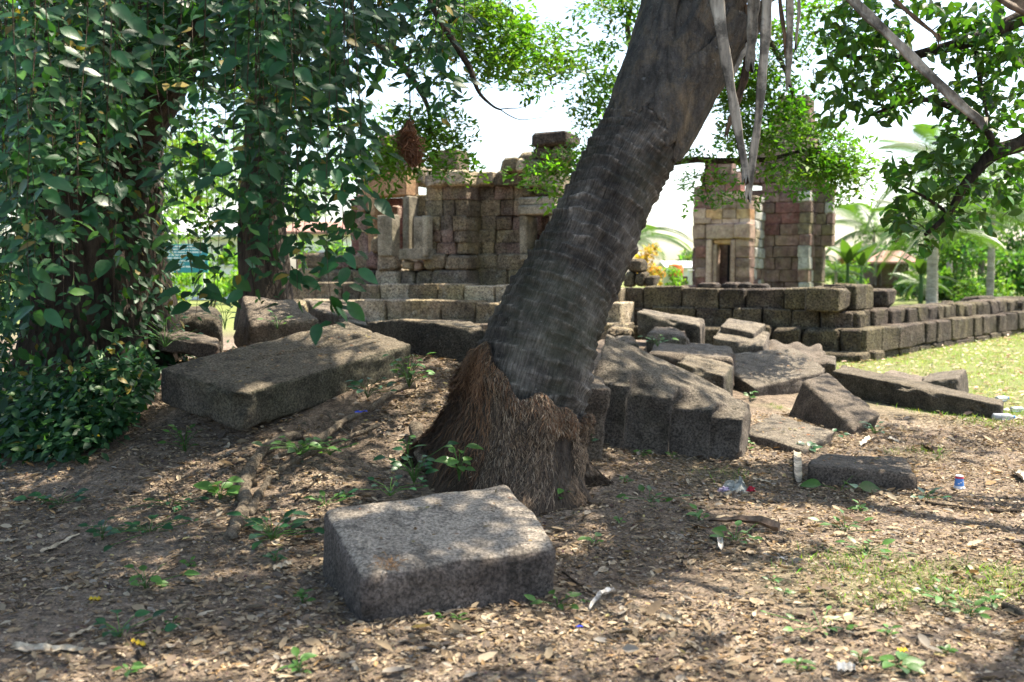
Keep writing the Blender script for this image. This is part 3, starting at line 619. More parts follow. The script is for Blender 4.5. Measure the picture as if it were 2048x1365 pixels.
block('stone', 'low stone leaning between the gate steps and dark upright slab', [(676, 640, 10.2), (738, 652, 9.9), (728, 640, 10.5), (680, 630, 10.8)], .3, 'sand_k')
block('rubble_stone', 'small rubble stone above the grey green slab', [(1215, 660, 13.0), (1272, 664, 12.8), (1262, 645, 13.6), (1222, 642, 13.8)], .4, 'lat_y', rnd=.1, amp=.03)
block('rubble_stone', 'small flat rubble stone just right of the leaning trunk', [(1222, 684, 11.8), (1278, 690, 11.6), (1270, 670, 12.3), (1228, 664, 12.4)], .4, 'sand', rnd=.08, amp=.03)
block('rubble_stone', 'brown rubble stone below the left end of the gate steps', [(576, 606, 13.6), (616, 612, 13.2), (612, 600, 14), (580, 596, 14)], .5, 'lat_y', rnd=.1, amp=.03)

# ================================================================== TEMPLE RUINS
ANG = math.radians(27); Uv = np.array([math.cos(ANG), -math.sin(ANG)]); Vv = np.array([math.sin(ANG), math.cos(ANG)]); RZ = -ANG
class Face:
    "a vertical wall plane: photo rectangles or (s, z) rectangles become stones standing in it"
    def __init__(s, org, dr, inward): s.o = np.asarray(org, float); s.d = np.asarray(dr, float); s.n = np.asarray(inward, float); s.rz = math.atan2(dr[1], dr[0])
    def hit(s, px, py):
        r = ray(px, py); A = np.array([[r[0], -s.d[0]], [r[1], -s.d[1]]]); t, q = np.linalg.solve(A, s.o); return q, CAMZ + r[2] * t
    def st(s, parent, s0, s1, z0, z1, dep, mat, ch=.05, jit=.03, out=0.0, name='stone'):
        w = s1 - s0; c2 = s.o + s.d * (s0 + s1) / 2 + s.n * (dep / 2 - out)
        return stone(parent, (c2[0], c2[1], (z0 + z1) / 2), w, dep, z1 - z0, s.rz, M[mat] if isinstance(mat, str) else mat, ch, jit, name)
    def px(s, parent, x0, y0, x1, y1, dep=.5, mat='lat', ch=.05, jit=.03, out=0.0, name='stone'):
        a, z1 = s.hit(x0, y0); b, _ = s.hit(x1, y0); _, z0 = s.hit((x0 + x1) / 2, y1); _, z1 = s.hit((x0 + x1) / 2, y0)
        return s.st(parent, a + .006, b - .006, z0, z1, dep, mat, ch, jit, out, name)
    def row(s, parent, x0, x1, y0, y1, wpx, dep=.5, mats=('lat',), ch=.05, jit=.035, out=.03, ytilt=0):
        x = x0
        while x < x1 - wpx * .3:
            w = wpx * random.uniform(.65, 1.4)
            if x1 - (x + w) < wpx * .5: w = x1 - x
            f = (x - x0) / max(1, x1 - x0); dy = ytilt * f
            tj = (y1 - y0) * .09; s.px(parent, x, y0 + dy + random.uniform(-tj, tj * .6), x + w, y1 + dy + random.uniform(0, tj), dep, random.choice(mats), ch, jit, random.uniform(-out, out)); x += w
    def rows(s, parent, s0, s1, zs, w, dep, mats, ch=.05, jit=.035, out=.03):
        for z0, z1 in zip(zs[:-1], zs[1:]):
            x = s0
            while x < s1 - w * .3:
                ww = w * random.uniform(.65, 1.4)
                if s1 - (x + ww) < w * .5: ww = s1 - x
                s.st(parent, x + .005, x + ww - .005, z0, z1 + random.uniform(-.015, .015), dep, random.choice(mats), ch, jit, random.uniform(-out, out)); x += ww
def corebox(parent, face, s0, s1, z0, z1, off, dep, mat='lat'):  # added filler box inside the walls, stops light showing through the gaps
    w = s1 - s0; c2 = face.o + face.d * (s0 + s1) / 2 + face.n * (off + dep / 2); stone(parent, (c2[0], c2[1], (z0 + z1) / 2), w, dep, z1 - z0, face.rz, M[mat], .03, .0, 'core_filler')
CN = P(1740, 600, 15.5)[:2]
def FR(off): return Face(CN + Vv * off, Uv, Vv)
L_ = ('lat_d', 'lat_d', 'lat_dy', 'lat_dy'); LY = ('lat_y', 'lat_y', 'lat', 'lat_pale')
# ---------------- enclosure wall
wall = thing('laterite_wall', (*CN, 0), 'low stepped wall of dark laterite blocks running along the lawn', 'stone wall')
f1, f2, f3, f4 = FR(.42), FR(.36), FR(.0), FR(-.32)
f1.row(wall, 1236, 1690, 574, 617, 62, .55, L_, .024, .03, .05, 4)
f2.row(wall, 1226, 1706, 617, 656, 74, .55, L_, .024, .03, .05, 6)
f3.row(wall, 1226, 1726, 655, 706, 78, .55, L_ + ('lat_dy',), .05, .035, .04, 4)
f4.row(wall, 1226, 1724, 703, 740, 84, .5, L_, .05, .03, .04, 4)
for (x0, y0, x1, y1) in ((1250, 518, 1284, 545), (1244, 544, 1266, 574), (1266, 545, 1288, 574), (1286, 552, 1308, 574)): FR(1.2).px(wall, x0, y0, x1, y1, .4, 'lat_dy', .05, .05)
FR(.7).px(wall, 1392, 566, 1432, 578, .4, 'lat_d'); FR(.7).px(wall, 1500, 568, 1532, 582, .4, 'lat_d')
FR(1.0).row(wall, 1440, 1500, 565, 580, 40, .4, ('lat_d',))
for fo, rs in ((f1, ((1694, 572, 1742, 612, .0), (1690, 566, 1775, 586, -.55))),):
    pass
def corner(face, px): q, _ = face.hit(px, 620); return face.o + face.d * q
def zrow(face, px, y0, y1): return face.hit(px, y1)[1], face.hit(px, y0)[1]
SV = np.array([math.sin(math.radians(41)), math.cos(math.radians(41))]); SN = np.array([-SV[1], SV[0]])
def side(face, px): return Face(corner(face, px), SV, SN)
s1, s2, s3, s4 = side(f1, 1700), side(f2, 1712), side(f3, 1728), side(f4, 1728)
z0, z1 = zrow(f1, 1690, 578, 621); s1.rows(wall, -.5, .1, [z0 - .02, z1 + .03], .6, .55, L_); s1.rows(wall, .12, 1.05, [z0 - .02, z1 + .07], .42, .55, L_, .03, .04, .08)
s1.rows(wall, 1.5, 2.05, [z0 - .02, z1 - .02], .9, .7, ('lat_d',), .05, .03)
z0, z1 = zrow(f2, 1706, 623, 662); s2.rows(wall, .02, 13.5, [z0, z1], .42, .55, L_, .04, .04, .05)
z0, z1 = zrow(f3, 1726, 659, 710); s3.rows(wall, .02, 14.0, [z0, z1], .6, .55, L_, .026, .03, .05); s3.rows(wall, .02, 14.0, [-.15, z0], .7, .5, L_, .026, .03, .04)
z0, z1 = zrow(f4, 1724, 707, 744); s4.rows(wall, .0, .9, [z0, z1], .5, .5, L_, .05, .04, .04)
for (x0, y0, x1, y1) in ((1960, 593, 1996, 618), (2000, 596, 2022, 616), (2022, 594, 2050, 616)):
    Face(s2.o + SN * 1.2, SV, SN).px(wall, x0, y0, x1, y1, .5, 'lat_d', .05, .05)
Face(CN + Vv * 9.5 + Uv * -1.5, Uv, Vv).row(wall, 1880, 2048, 604, 616, 40, .5, ('lat_d', 'lat_d'))
corebox(wall, f2, f2.hit(1240, 620)[0], f2.hit(1690, 620)[0], -.1, .95, .5, .8)
# ---------------- gate building
gate = thing('gate_ruin', (*FR(1.0).o - 0, 0), 'ruined laterite gatehouse with sandstone door and window frames', 'ruin'); gate.location = (*(FR(1.).o + Uv * FR(1.).hit(900, 600)[0]), 0)
A = FR(.9); B = FR(1.45); Lw = FR(.78); Bl = FR(1.3); t1 = FR(.15); t2 = FR(-.35); t3 = FR(-.8)
Y3 = ('lat_y', 'lat_y', 'lat', 'lat_b', 'lat_b', 'lat_p')
for y0, y1 in ((370, 399), (399, 432), (432, 460), (460, 485), (485, 509)):
    A.row(gate, 850, 934, y0, y1, 29, .6, Y3, .018, .028, .03); B.row(gate, 930, 1044, y0, y1, 30, .6, Y3, .018, .028, .03)
for y0, y1 in ((370, 397), (430, 460), (460, 485), (485, 509)): B.row(gate, 1100, 1135, y0, y1, 36, .6, Y3)
B.row(gate, 1040, 1112, 370, 394, 36, .6, Y3); FR(1.15).row(gate, 1092, 1118, 362, 392, 28, .5, ('lat_pale',))
Lw.row(gate, 852, 936, 509, 541, 40, .6, ('lat_y', 'lat_pale'), .05, .04); Bl.row(gate, 934, 1130, 509, 541, 48, .6, ('lat_y', 'lat'), .05)
Lw.row(gate, 705, 936, 541, 574, 42, .6, ('lat_y', 'lat_pale', 'lat'), .04, .04, .05); Bl.row(gate, 934, 1140, 541, 577, 60, .6, ('lat_y', 'lat'), .04)
# cornice
FR(.72).row(gate, 853, 930, 341, 371, 40, .7, ('lat_pale', 'lat_pale', 'lat'), .04, .02, .02); FR(1.25).row(gate, 928, 1116, 343, 371, 58, .7, ('lat_pale', 'lat', 'lat'), .04, .02, .02)
FR(1.3).px(gate, 845, 346, 862, 376, .5, 'lat'); FR(1.2).px(gate, 862, 300, 914, 342, .6, 'lat', .035)
# jumbled stones and wall base left of the window
for x0, y0, x1, y1, mt, o_ in ((742, 473, 781, 506, 'lat_y', .1), (728, 502, 758, 541, 'lat_p', .0), (758, 508, 796, 542, 'lat_pale', .1), (797, 520, 824, 540, 'lat_pale', 0), (822, 522, 842, 542, 'pink', 0), (838, 516, 866, 542, 'lat_y', 0), (690, 506, 730, 541, 'lat', -.1), (642, 512, 692, 544, 'lat_p', -.1), (600, 505, 644, 540, 'lat_y', -.1)): Lw.px(gate, x0, y0, x1, y1, .5, mt, .08, .05, o_)
Lw.row(gate, 560, 706, 538, 574, 46, .6, ('lat_y', 'lat'), .045,.04,.05)
t1.row(gate, 575, 1240, 567, 604, 46, .7, ('lat_y', 'lat_pale', 'lat_y'), 0.022, .03, .04, 10)
t2.row(gate, 600, 1240, 601, 645, 50, .7, ('lat_y', 'lat_pale', 'lat_pale'), .024, .03, .05, 8)
t3.row(gate, 600, 1240, 643, 690, 60, .7, ('lat_y', 'lat'), .024, .03, .05, 8)
corebox(gate, t2, t2.hit(610, 620)[0], t2.hit(1230, 620)[0], -.2, .8, .5, 1.6, 'lat_y')
q0 = A.hit(852, 450)[0]; q1 = A.hit(1130, 450)[0]; corebox(gate, A, q0, A.hit(932, 450)[0], .9, 3.0, .35, 1.2, 'lat_y'); corebox(gate, B, B.hit(932, 450)[0], B.hit(1040, 450)[0], .9, 3.0, .35, .9, 'lat_y')
# upper remains
for x0, y0, x1, y1, o_, mt in ((1062, 263, 1130, 291, .9, 'lat_d'), (1062, 290, 1100, 322, 1.0, 'lat'), (1098, 290, 1122, 322, 1.0, 'lat_y'), (1030, 304, 1076, 344, 1.1, 'lat'), (998, 314, 1034, 344, 1.0, 'lat'), (1030, 316, 1052, 344, 1.0, 'lat_pale'), (1050, 318, 1082, 344, .95, 'lat_y'), (1078, 320, 1114, 346, 1.2, 'lat_p'), (736, 308, 788, 350, 1.7, 'lat_p'), (786, 312, 812, 350, 1.75, 'lat'), (742, 268, 802, 312, 1.8, 'lat_p'), (812, 330, 846, 372, 2.0, 'lat')): FR(o_).px(gate, x0, y0, x1, y1, .8, mt, .07, .04)
# door frame
Dr = FR(1.55); Dr.px(gate, 719, 346, 812, 393, .55, 'orange', .025, .012, 0, 'lintel'); Dr.px(gate, 734, 393, 750, 545, .4, 'orange', .02, .01, 0, 'door_post'); Dr.px(gate, 803, 391, 818, 545, .55, 'cream', .02, .01, 0, 'door_post')
Dd = FR(2.0); Dd.px(gate, 752, 397, 806, 410, .3, 'red', .015, .01, 0, 'inner_lintel'); Dd.px(gate, 750, 397, 760, 545, .3, 'orange', .015, .01, 0, 'inner_post'); FR(3.2).row(gate, 700, 850, 400, 430, 40, .5, ('red', 'lat_p')); FR(3.2).row(gate, 700, 850, 430, 470, 40, .5, ('red', 'lat_p')); FR(3.2).row(gate, 700, 850, 470, 520, 40, .5, ('red', 'lat_p'))
for y0, y1 in ((390, 425), (425, 465), (465, 510)): FR(1.9).row(gate, 818, 852, y0, y1, 20, .5, ('lat', 'lat_y'), .04); FR(2.1).row(gate, 712, 736, y0, y1, 24, .5, ('lat_p',), .04)
# broken window frame in front
Wn = FR(.62); Wn.px(gate, 753, 430, 784, 513, .30, 'cream', .015, .01, 0, 'window_post'); Wn.px(gate, 796, 498, 858, 520, .34, 'cream', .02, .015, 0, 'window_sill'); Wn.px(gate, 826, 433, 846, 500, .28, 'cream', .015, .01, 0, 'window_post'); Wn.px(gate, 846, 432, 857, 513, .22, 'cream', .012, .01, .05, 'colonnette')
FR(2.3).px(gate, 783, 412, 796, 440, .2, 'pink', .03, .02)
# right window
Rw = FR(1.0); Rw.px(gate, 1036, 394, 1112, 411, .5, 'cream', .02, .01, .02, 'window_lintel'); Rw.px(gate, 1036, 410, 1116, 430, .55, 'cream', .03, .015, .06, 'window_lintel'); Rw.px(gate, 1038, 431, 1054, 509, .5, 'cream', .015, .01, 0, 'window_post'); Rw.px(gate, 1098, 431, 1116, 509, .45, 'cream', .015, .01, 0, 'window_post'); Rw.px(gate, 1040, 508, 1116, 521, .5, 'cream', .02, .01, .03, 'window_sill'); FR(1.7).row(gate, 1050, 1110, 430, 470, 30, .4, ('red', 'lat_p')); FR(1.7).row(gate, 1050, 1110, 468, 512, 30, .4, ('red', 'lat_p'))
# ---------------- tower
TC = P(1500, 560, 42)[:2]
tow = thing('temple_tower', (*TC, 0), 'tall ruined stone sanctuary tower with a dark doorway porch', 'tower')
TW = Face(TC, Uv, Vv); TS = Face(TC, Vv, -Uv)
PK = ('pink', 'lat_p', 'lat_p', 'pink'); PP = ('lat_p', 'lat_p', 'red', 'lat_p', 'pink')
prof = [(322, 346, 1409, 1464), (345, 365, 1403, 1476), (365, 383, 1402, 1482), (383, 400, 1398, 1490), (400, 418, 1388, 1500), (418, 437, 1386, 1500), (437, 448, 1387, 1500)]
for i, (y0, y1, x0, x1) in enumerate(prof): TW.row(tow, x0, x1, y0, y1, 27, .9, PP if i < 5 else ('pink', 'pink', 'orange'), 0.022, .03, .04)
TW.px(tow, 1386, 448, 1412, 478, .9, 'pink', .05); TW.px(tow, 1468, 446, 1502, 478, .9, 'pink', .05, .03, .15); TW.px(tow, 1411, 448, 1469, 479, .9, 'pink', .04, .01, .05, 'lintel')
for y0, y1 in ((478, 493), (493, 515), (515, 535), (535, 555), (555, 580)): TW.row(tow, 1390, 1412, y0, y1, 24, .9, ('lat_p', 'red'), .035); TW.row(tow, 1470, 1500, y0, y1, 32, .9, ('lat_p', 'pink', 'lat_p'), .035)
TW.px(tow, 1412, 479, 1424, 580, .7, 'pink', .04, .01, .08, 'door_post'); TW.px(tow, 1461, 479, 1471, 580, .7, 'pink', .04, .01, .08, 'door_post'); TW.px(tow, 1424, 479, 1461, 489, .6, 'orange', .04, .01, -.1, 'door_lintel'); TW.px(tow, 1424, 489, 1432, 580, .6, 'pink', .03, .01, -.1, 'inner_post')
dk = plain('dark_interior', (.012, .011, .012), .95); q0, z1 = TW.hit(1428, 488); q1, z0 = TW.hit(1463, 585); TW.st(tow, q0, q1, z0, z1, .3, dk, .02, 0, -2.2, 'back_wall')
zz = [TW.hit(1500, y)[1] for y in (585, 560, 538, 516, 495, 476, 457, 438, 419, 401, 388)]
TS.rows(tow, .95, 2.9, zz, .6, .6, ('lat_w', 'lat_w', 'lat_p', 'lat_pale'), .04, .03, .035)
TB = Face(TC + Vv * 2.6 + Uv * 0, Uv, Vv); bx = TB.hit(1622, 500)[0]
zb_ = [TB.hit(1600, y)[1] for y in (588, 565, 540, 515, 492, 470, 448, 426, 404, 384, 366)]
TB.rows(tow, -.2, bx - .45, zb_, .75, .7, ('lat_p', 'lat_p', 'lat_p', 'red'), .03, .025, .05)
TB.rows(tow, -3.3, -2.3, zb_, .75, .7, ('lat_p',), .03, .025, .05)
T3 = Face(TB.o + Uv * bx, Vv, -Uv); T3.rows(tow, -.35, 1.4, zb_, .7, .5, ('lat_p', 'lat_y', 'lat_w', 'lat_p'), .03, .025, .05)
T4 = Face(TB.o + Vv * .9, Uv, Vv); T4.rows(tow, bx - .1, bx + .75, zb_[4:], .5, .7, ('lat_y', 'lat_p', 'lat_w'), .03, .025, .05); T4.rows(tow, bx - .1, bx + .35, zb_[:5], .4, .7, ('lat_p', 'lat'), .03, .025, .05)
ytop = [366, 344, 322, 300, 278, 257, 237, 216, 190]
for i in range(8):
    x0 = 1480 + i * 9.5; x1 = 1652 - i * 5; x0 = 1470 + (1556 - 1470) * (i / 7) ** .8; x1 = 1648 - (1648 - 1616) * (i / 7) ** .8
    Face(TB.o + Vv * (.4 + .22 * i), Uv, Vv).row(tow, x0, x1, ytop[i + 1], ytop[i], 26, 1.6, ('lat_p', 'lat_p', 'lat_b', 'lat_p'), .05, .04, .06)
q0 = TB.hit(1500, 500)[0]; corebox(tow, TB, -2.4, bx - .5, -.1, zb_[-1] - .2, .6, 2.0, 'lat_p')
TW.rows(tow, -3.2, .6, [-.1, TW.hit(1450, 572)[1]], .7, 1.2, ('lat_p', 'pink'), .06, .03, .03)

# ================================================================== TREES
def limb(parent, pts, r0, r1, mat='bark', seg=10, n=24, name='limb', rough=.12, seed=0):
    p = spline(np.array(pts, float), n); r = np.linspace(r0, r1, n) * (1 + rough * vnoise(np.stack([np.linspace(0, 6, n), np.zeros(n) + seed, np.zeros(n)], -1), 77))
    v, f = tube(p, r, seg); v = v + (np.repeat(r, seg) * .12)[:, None] * np.stack([vnoise(v * 9, 5), vnoise(v * 9, 6), vnoise(v * 9, 7)], -1)
    return mesh(name, v, f, M[mat], parent, True)
def trunk_mesh(parent, pts, radii, ribs=9, amp=.06, mat='bark', seg=60, n=70, seed=0):
    q = spline(np.column_stack([np.array(pts, float), radii]), n); a = np.arange(seg) / seg * 2 * pi; V = []
    for i in range(n):
        r = q[i, 3] * (1 + amp * np.sin(a * ribs + 2 * np.sin(i * .15 + seed)) + amp * 1.2 * vnoise(np.stack([np.cos(a) * 2, np.sin(a) * 2, np.full(seg, i * .12 + seed)], -1), 9) + .5 * amp * vnoise(np.stack([np.cos(a) * 9, np.sin(a) * 9, np.full(seg, i * .35)], -1), 12))
        V.append(np.stack([q[i, 0] + r * np.cos(a), q[i, 1] + r * np.sin(a), np.full(seg, q[i, 2])], -1))
    ii = np.arange(n * seg).reshape(n, seg); jj = np.roll(ii, -1, 1)
    return mesh('trunk', np.concatenate(V), np.stack([ii[:-1], jj[:-1], jj[1:], ii[1:]], -1).reshape(-1, 4), M[mat], parent, True)
def leaf_parts(parent, tplmesh, pos, B, sc, mat, nmax, name='leaf'):
    "the leaves that show largest become leaf objects sharing one mesh; returns the mask of the rest"
    px, py, d = proj(pos); vis = (px > -20) & (px < 2068) & (py > -20) & (py < 1385) & (d > .5); size = np.where(vis, sc / np.maximum(d, .1), 0)
    order = np.argsort(-size)[:nmax]; order = order[size[order] > 0]; me = [new_mesh(name, t[0], t[1], True) for t in tplmesh]
    for x in me: x.materials.append(mat)
    wl = wloc(parent)
    for c, i in enumerate(order):
        o = bpy.data.objects.new(name, me[c % len(me)]); COL.objects.link(o); o.parent = parent
        o.matrix_local = Matrix.LocRotScale(Vector(pos[i] - wl), Matrix(B[i].tolist()).to_quaternion(), Vector((sc[i],) * 3))
    k = np.ones(len(pos), bool); k[order] = False; return k
def clump(centers, n, spread, tip_down=.4, flat=.6):
    c = np.asarray(centers)[RNG.integers(0, len(centers), n)]; r = RNG.normal(size=(n, 3)); r /= np.linalg.norm(r, axis=1)[:, None]; r *= (RNG.random(n) ** .45)[:, None]
    r[:, 2] *= flat; return c + r * spread
# ---------------- big vine covered tree
TB_ = np.array([-3.62, 8.7]); gz = float(ground_z(*TB_))
tree1 = thing('big_tree', (*TB_, gz), 'massive old tree trunk with dark ridged bark smothered in climbing vine', 'tree')
trunk_mesh(tree1, [(-3.62, 8.7, gz - .2), (-3.62, 8.7, gz + .6), (-3.6, 8.7, 2.0), (-3.58, 8.7, 3.2), (-3.4, 8.6, 4.6), (-3.2, 8.5, 6)], [.85, .62, .55, .56, .6, .5], 11, .06, seed=3)
limb(tree1, [(-3.4, 8.6, 2.3), (-2.8, 8.2, 3.0), (-1.9, 7.5, 4.1), (-.9, 6.6, 5.4), (0, 5.4, 6.4)], .24, .07)
limb(tree1, [(-3.3, 8.6, 4.5), (-2.6, 6.5, 5.5), (-1.5, 4, 6.6), (-.5, 1.5, 7.2)], .3, .08); limb(tree1, [(-3.2, 8.5, 5.5), (-1.5, 9.5, 7.5), (.5, 10, 8.7)], .28, .08); limb(tree1, [(-3.3, 8.6, 4.5), (-4.5, 6, 5.5), (-5.2, 3, 6.5)], .26, .08)
# crown above the picture: uneven clumps with gaps, tuned for dappled shade, nothing dips into view
cc = []
while len(cc) < 190:
    x, y = RNG.uniform(-8, 4.8), RNG.uniform(-3, 10.5); z = RNG.uniform(5.2, 9.5)
    if z < 2.3 + .31 * y: continue
    if fbm(np.array([[x * .42, y * .42, 2.0]]), 2, 91)[0] > -.02: cc.append((x, y, z))
cc2 = [(RNG.uniform(-3.6, -.9), RNG.uniform(7, 9.4), RNG.uniform(4.9, 6.8)) for _ in range(26)]; cc += cc2  # extra unseen clumps added to shade the vine and its trunk
pos = clump(cc, 11500, .62); pos = pos[(pos[:, 2] > 2.1 + .3 * pos[:, 1]) & (pos[:, 2] > 3.7)]; n = len(pos); d = rdir(n, .3, .5)
scatter('crown', LEAF2, pos, basis(d, rup(n)), RNG.uniform(.13, .2, n), M['leaf_m'], tree1, (.045, .10, .025))
# ---------------- the vine: leaves on the trunk, ground skirt, hanging curtain
vine = thing('climbing_vine', (-2.9, 7.6, float(ground_z(-2.9, 7.6))), 'dense glossy dark green vine hanging in curtains over the big trunk', 'vine')
pos = []; dr = []; sz = []; up = []; stems = []
def put(p, d, s, u): pos.append(p); dr.append(d); sz.append(s); up.append(u)
R = random.Random(5)
def bottom(x):
    return np.interp(x, [-150, 0, 120, 240, 300, 345, 400, 440, 490, 540, 600, 640, 690, 715, 745, 765, 830, 900, 930], [700, 640, 600, 480, 400, 330, 300, 330, 500, 560, 470, 480, 500, 400, 280, 230, 190, 130, 60])
def strand(x, ytop, ybot, d, lean):
    pts = []; k = 14; ph_ = R.uniform(0, 6)
    for i in range(k):
        t = i / (k - 1); xx = x + lean * t + 16 * math.sin(ph_ + t * 5) * t; yy = ytop + (ybot - ytop) * t; pts.append(P(xx, yy, d + .25 * math.sin(ph_ * 2 + t * 3)))
    pts = spline(pts, 40); v, f = tube(pts, np.linspace(.003, .0012, 40), 4, False); stems.append((v, f)); L = np.linalg.norm(np.diff(pts, axis=0), axis=1).sum(); m_ = max(4, int(L / .046))
    for i in range(m_):
        p = pts[min(39, int((i + R.random()) / m_ * 39))]; big = R.choice([.04, .055, .065, .08, .09, .105]) * R.uniform(.85, 1.1) * (1.0 if R.random() < .8 else .6); k3 = 3 if R.random() < .45 else 2 if R.random() < .6 else 1; a0 = R.uniform(0, 6.3)
        for j in range(k3):
            a = a0 + j * 2.1 + R.uniform(-.4, .4); dd = np.array([math.cos(a), math.sin(a) * .7 - .2, R.uniform(-.9, .05)]); q = p + dd * R.uniform(.02, .07) + np.array([R.gauss(0, .03), R.gauss(0, .03), 0])
            put(q, dd, big * R.uniform(.75, 1.15), np.array([R.gauss(0, .35), R.gauss(-.8, .35), .9]))
for i in range(96):
    x = R.uniform(-60, 740); b = bottom(x)
    if 255 < x < 490: continue
    if 590 < x < 770 and R.random() < .45: continue
    if 120 < x < 300 and R.random() < .35: continue
    strand(x, R.uniform(-260, -60), b * R.uniform(.55, 1.0) if R.random() < .8 else b, R.uniform(4.0, 6.2), R.uniform(-30, 40))
for x, b, d in ((690, 655, 4.3), (705, 600, 4.4), (735, 470, 4.2), (650, 560, 4.4), (530, 605, 4.3), (560, 575, 4.5), (475, 600, 4.6), (420, 640, 4.9), (395, 560, 4.7), (445, 590, 4.3), (610, 470, 4.3), (500, 480, 4.2), (360, 500, 4.6), (90, 520, 4.0), (130, 600, 4.2), (60, 560, 4.1), (330, 260, 3.9), (270, 640, 5.0), (575, 500, 4.2), (720, 380, 4.3), (625, 620, 4.6), (240, 300, 3.9)): strand(x - 34, -120, b, d, R.uniform(0, 20))
for i in range(26): strand(R.uniform(720, 930), R.uniform(-200, -60), R.uniform(60, bottom(min(900, 740 + i * 6)) + 30), R.uniform(4.6, 6.5), R.uniform(-40, 10))
npart = len(pos)
# leaf mass behind the strands
for i in range(8200):
    x = R.uniform(-120, 800); y = R.uniform(-220, 1) if R.random() < .2 else R.uniform(-60, 360) ; dd = R.uniform(5.6, 8.0)
    if y > 330 - max(0, (x - 560)) * 1.1: continue
    if 290 < x < 500 and y > 170: continue
    if 500 <= x < 800 and y > 220 and R.random() < .85: continue
    if 120 < x < 300 and y > 230 and R.random() < .45: continue
    if vnoise(np.array([x * .02, y * .02, 3.0]), 3) < -.25: continue
    put(P(x, y, dd), np.array([R.gauss(0, 1), R.gauss(-.2, .8), R.gauss(-.5, .5)]), R.uniform(.08, .14), np.array([R.gauss(0, .4), R.gauss(-.6, .4), 1]))
for i in range(2400):
    x = R.uniform(-160, 75); put(P(x, R.uniform(100, 860), R.uniform(6.5, 10.5)), np.array([R.gauss(0, 1), R.gauss(-.2, .8), R.gauss(-.5, .5)]), R.uniform(.08, .13), np.array([R.gauss(0, .4), R.gauss(-.6, .4), 1]))
# leaves on the trunk, thinner towards the middle so bark shows
for i in range(3000):
    a = R.uniform(-2.6, 1.6); z = R.uniform(gz, 3.6); r = np.interp(z, [gz, gz + .6, 2, 3.6], [.88, .66, .58, .6]) + R.uniform(.0, .28) * (1 - .75 * max(0, math.sin(a)))
    bare = math.exp(-((a - .1) / .55) ** 2) * sstep(1.0, 1.3, z) * 1.0
    if R.random() < bare * .96: continue
    p = np.array([TB_[0] + r * math.sin(a), TB_[1] - r * math.cos(a), z]); o_ = np.array([math.sin(a), -math.cos(a), 0])
    put(p, o_ * .5 + np.array([R.gauss(0, .6), R.gauss(0, .4), -.6]), R.uniform(.06, .11), o_ + np.array([0, 0, .7]) + np.array([R.gauss(0, .3) for _ in range(3)]))
# skirt of leaves over the ground at the trunk's foot
GXs = np.linspace(-80, 380, 9); GYs = np.linspace(720, 980, 9); GT = np.array([[proj(G(x_, y_))[2] for x_ in GXs] for y_ in GYs])
def gdep(x_, y_):
    fx = np.clip((x_ - GXs[0]) / (GXs[1] - GXs[0]), 0, 7.99); fy = np.clip((y_ - GYs[0]) / (GYs[1] - GYs[0]), 0, 7.99); i_, j_ = int(fy), int(fx); u_, v_ = fy - i_, fx - j_
    return (GT[i_, j_] * (1 - v_) + GT[i_, j_ + 1] * v_) * (1 - u_) + (GT[i_ + 1, j_] * (1 - v_) + GT[i_ + 1, j_ + 1] * v_) * u_
for i in range(4600):
    x = R.gauss(130, 110) if R.random() < .6 else R.uniform(-60, 330); yb = np.interp(x, [-60, 60, 160, 250, 300, 345], [915, 918, 915, 880, 820, 740]) + R.gauss(0, 9); t = R.random() ** .8
    p = P(x, yb - 60 * t, float(gdep(x, yb - 60 * t))); p[2] += R.uniform(.02, .12) + .45 * t * R.random() * (x < 320); p[1] -= .1
    put(p, np.array([R.gauss(0, .7), R.gauss(-.5, .6), R.gauss(-.25, .35)]), R.uniform(.05, .10), np.array([R.gauss(0, .4), R.gauss(-.5, .4), 1]))
pos = np.array(pos); dr = np.array(dr); sz = np.array(sz); up = np.array(up); Bs = basis(dr, up)
k = leaf_parts(vine, [LEAF6, LEAFROUND], pos[:npart], Bs[:npart], sz[:npart], M['vine'], 300); rest = np.concatenate([k, np.ones(len(pos) - npart, bool)])
V1, F1 = scat(LEAF3, pos[rest], Bs[rest], sz[rest] * 1.05); o = mesh('vine_leaves', V1, F1, M['leaf'], vine, True, np.repeat(np.where(RNG.random((rest.sum(), 1)) < .035, np.array([[.22, .17, .04]]), np.where(RNG.random((rest.sum(), 1)) < .12, np.array([[.06, .15, .03]]), np.array([[.020, .068, .025]]))) * RNG.uniform(.55, 1.4, (rest.sum(), 1)), len(LEAF3[0]), 0)); o['kind'] = 'stuff'
V1, F1 = merge(stems); o = mesh('vine_stems', V1, F1, M['twig'], vine, True); o['kind'] = 'stuff'
# ---------------- second trunk behind with feathery crown
def pt(px, py, d): return tuple(P(px, py, d))
t2p = G(530, 640); tree2 = thing('slender_tree', pt(528, 600, 11.3), 'straight dark trunk of a feathery leaved tree behind the vine curtain', 'tree')
q = [P(532, 660, 11.3), P(530, 560, 11.3), P(525, 400, 11.3), P(535, 220, 11.3), P(560, 40, 11.3), P(600, -250, 11.3)]
trunk_mesh(tree2, q, [.34, .30, .25, .23, .21, .16], 7, .05, 'bark', 40, 50, 5)
for pts in ([P(540, 150, 11.3), P(650, 60, 11), P(760, 90, 10.6), P(850, 200, 10.3), P(860, 300, 10.2)], [P(560, 40, 11.3), P(700, -60, 11), P(900, -40, 10.8), P(1010, 60, 10.5)], [P(560, 0, 11.3), P(420, -80, 11), P(350, 100, 11), P(330, 300, 11)]): limb(tree2, pts, .08, .012, 'twig', 7)
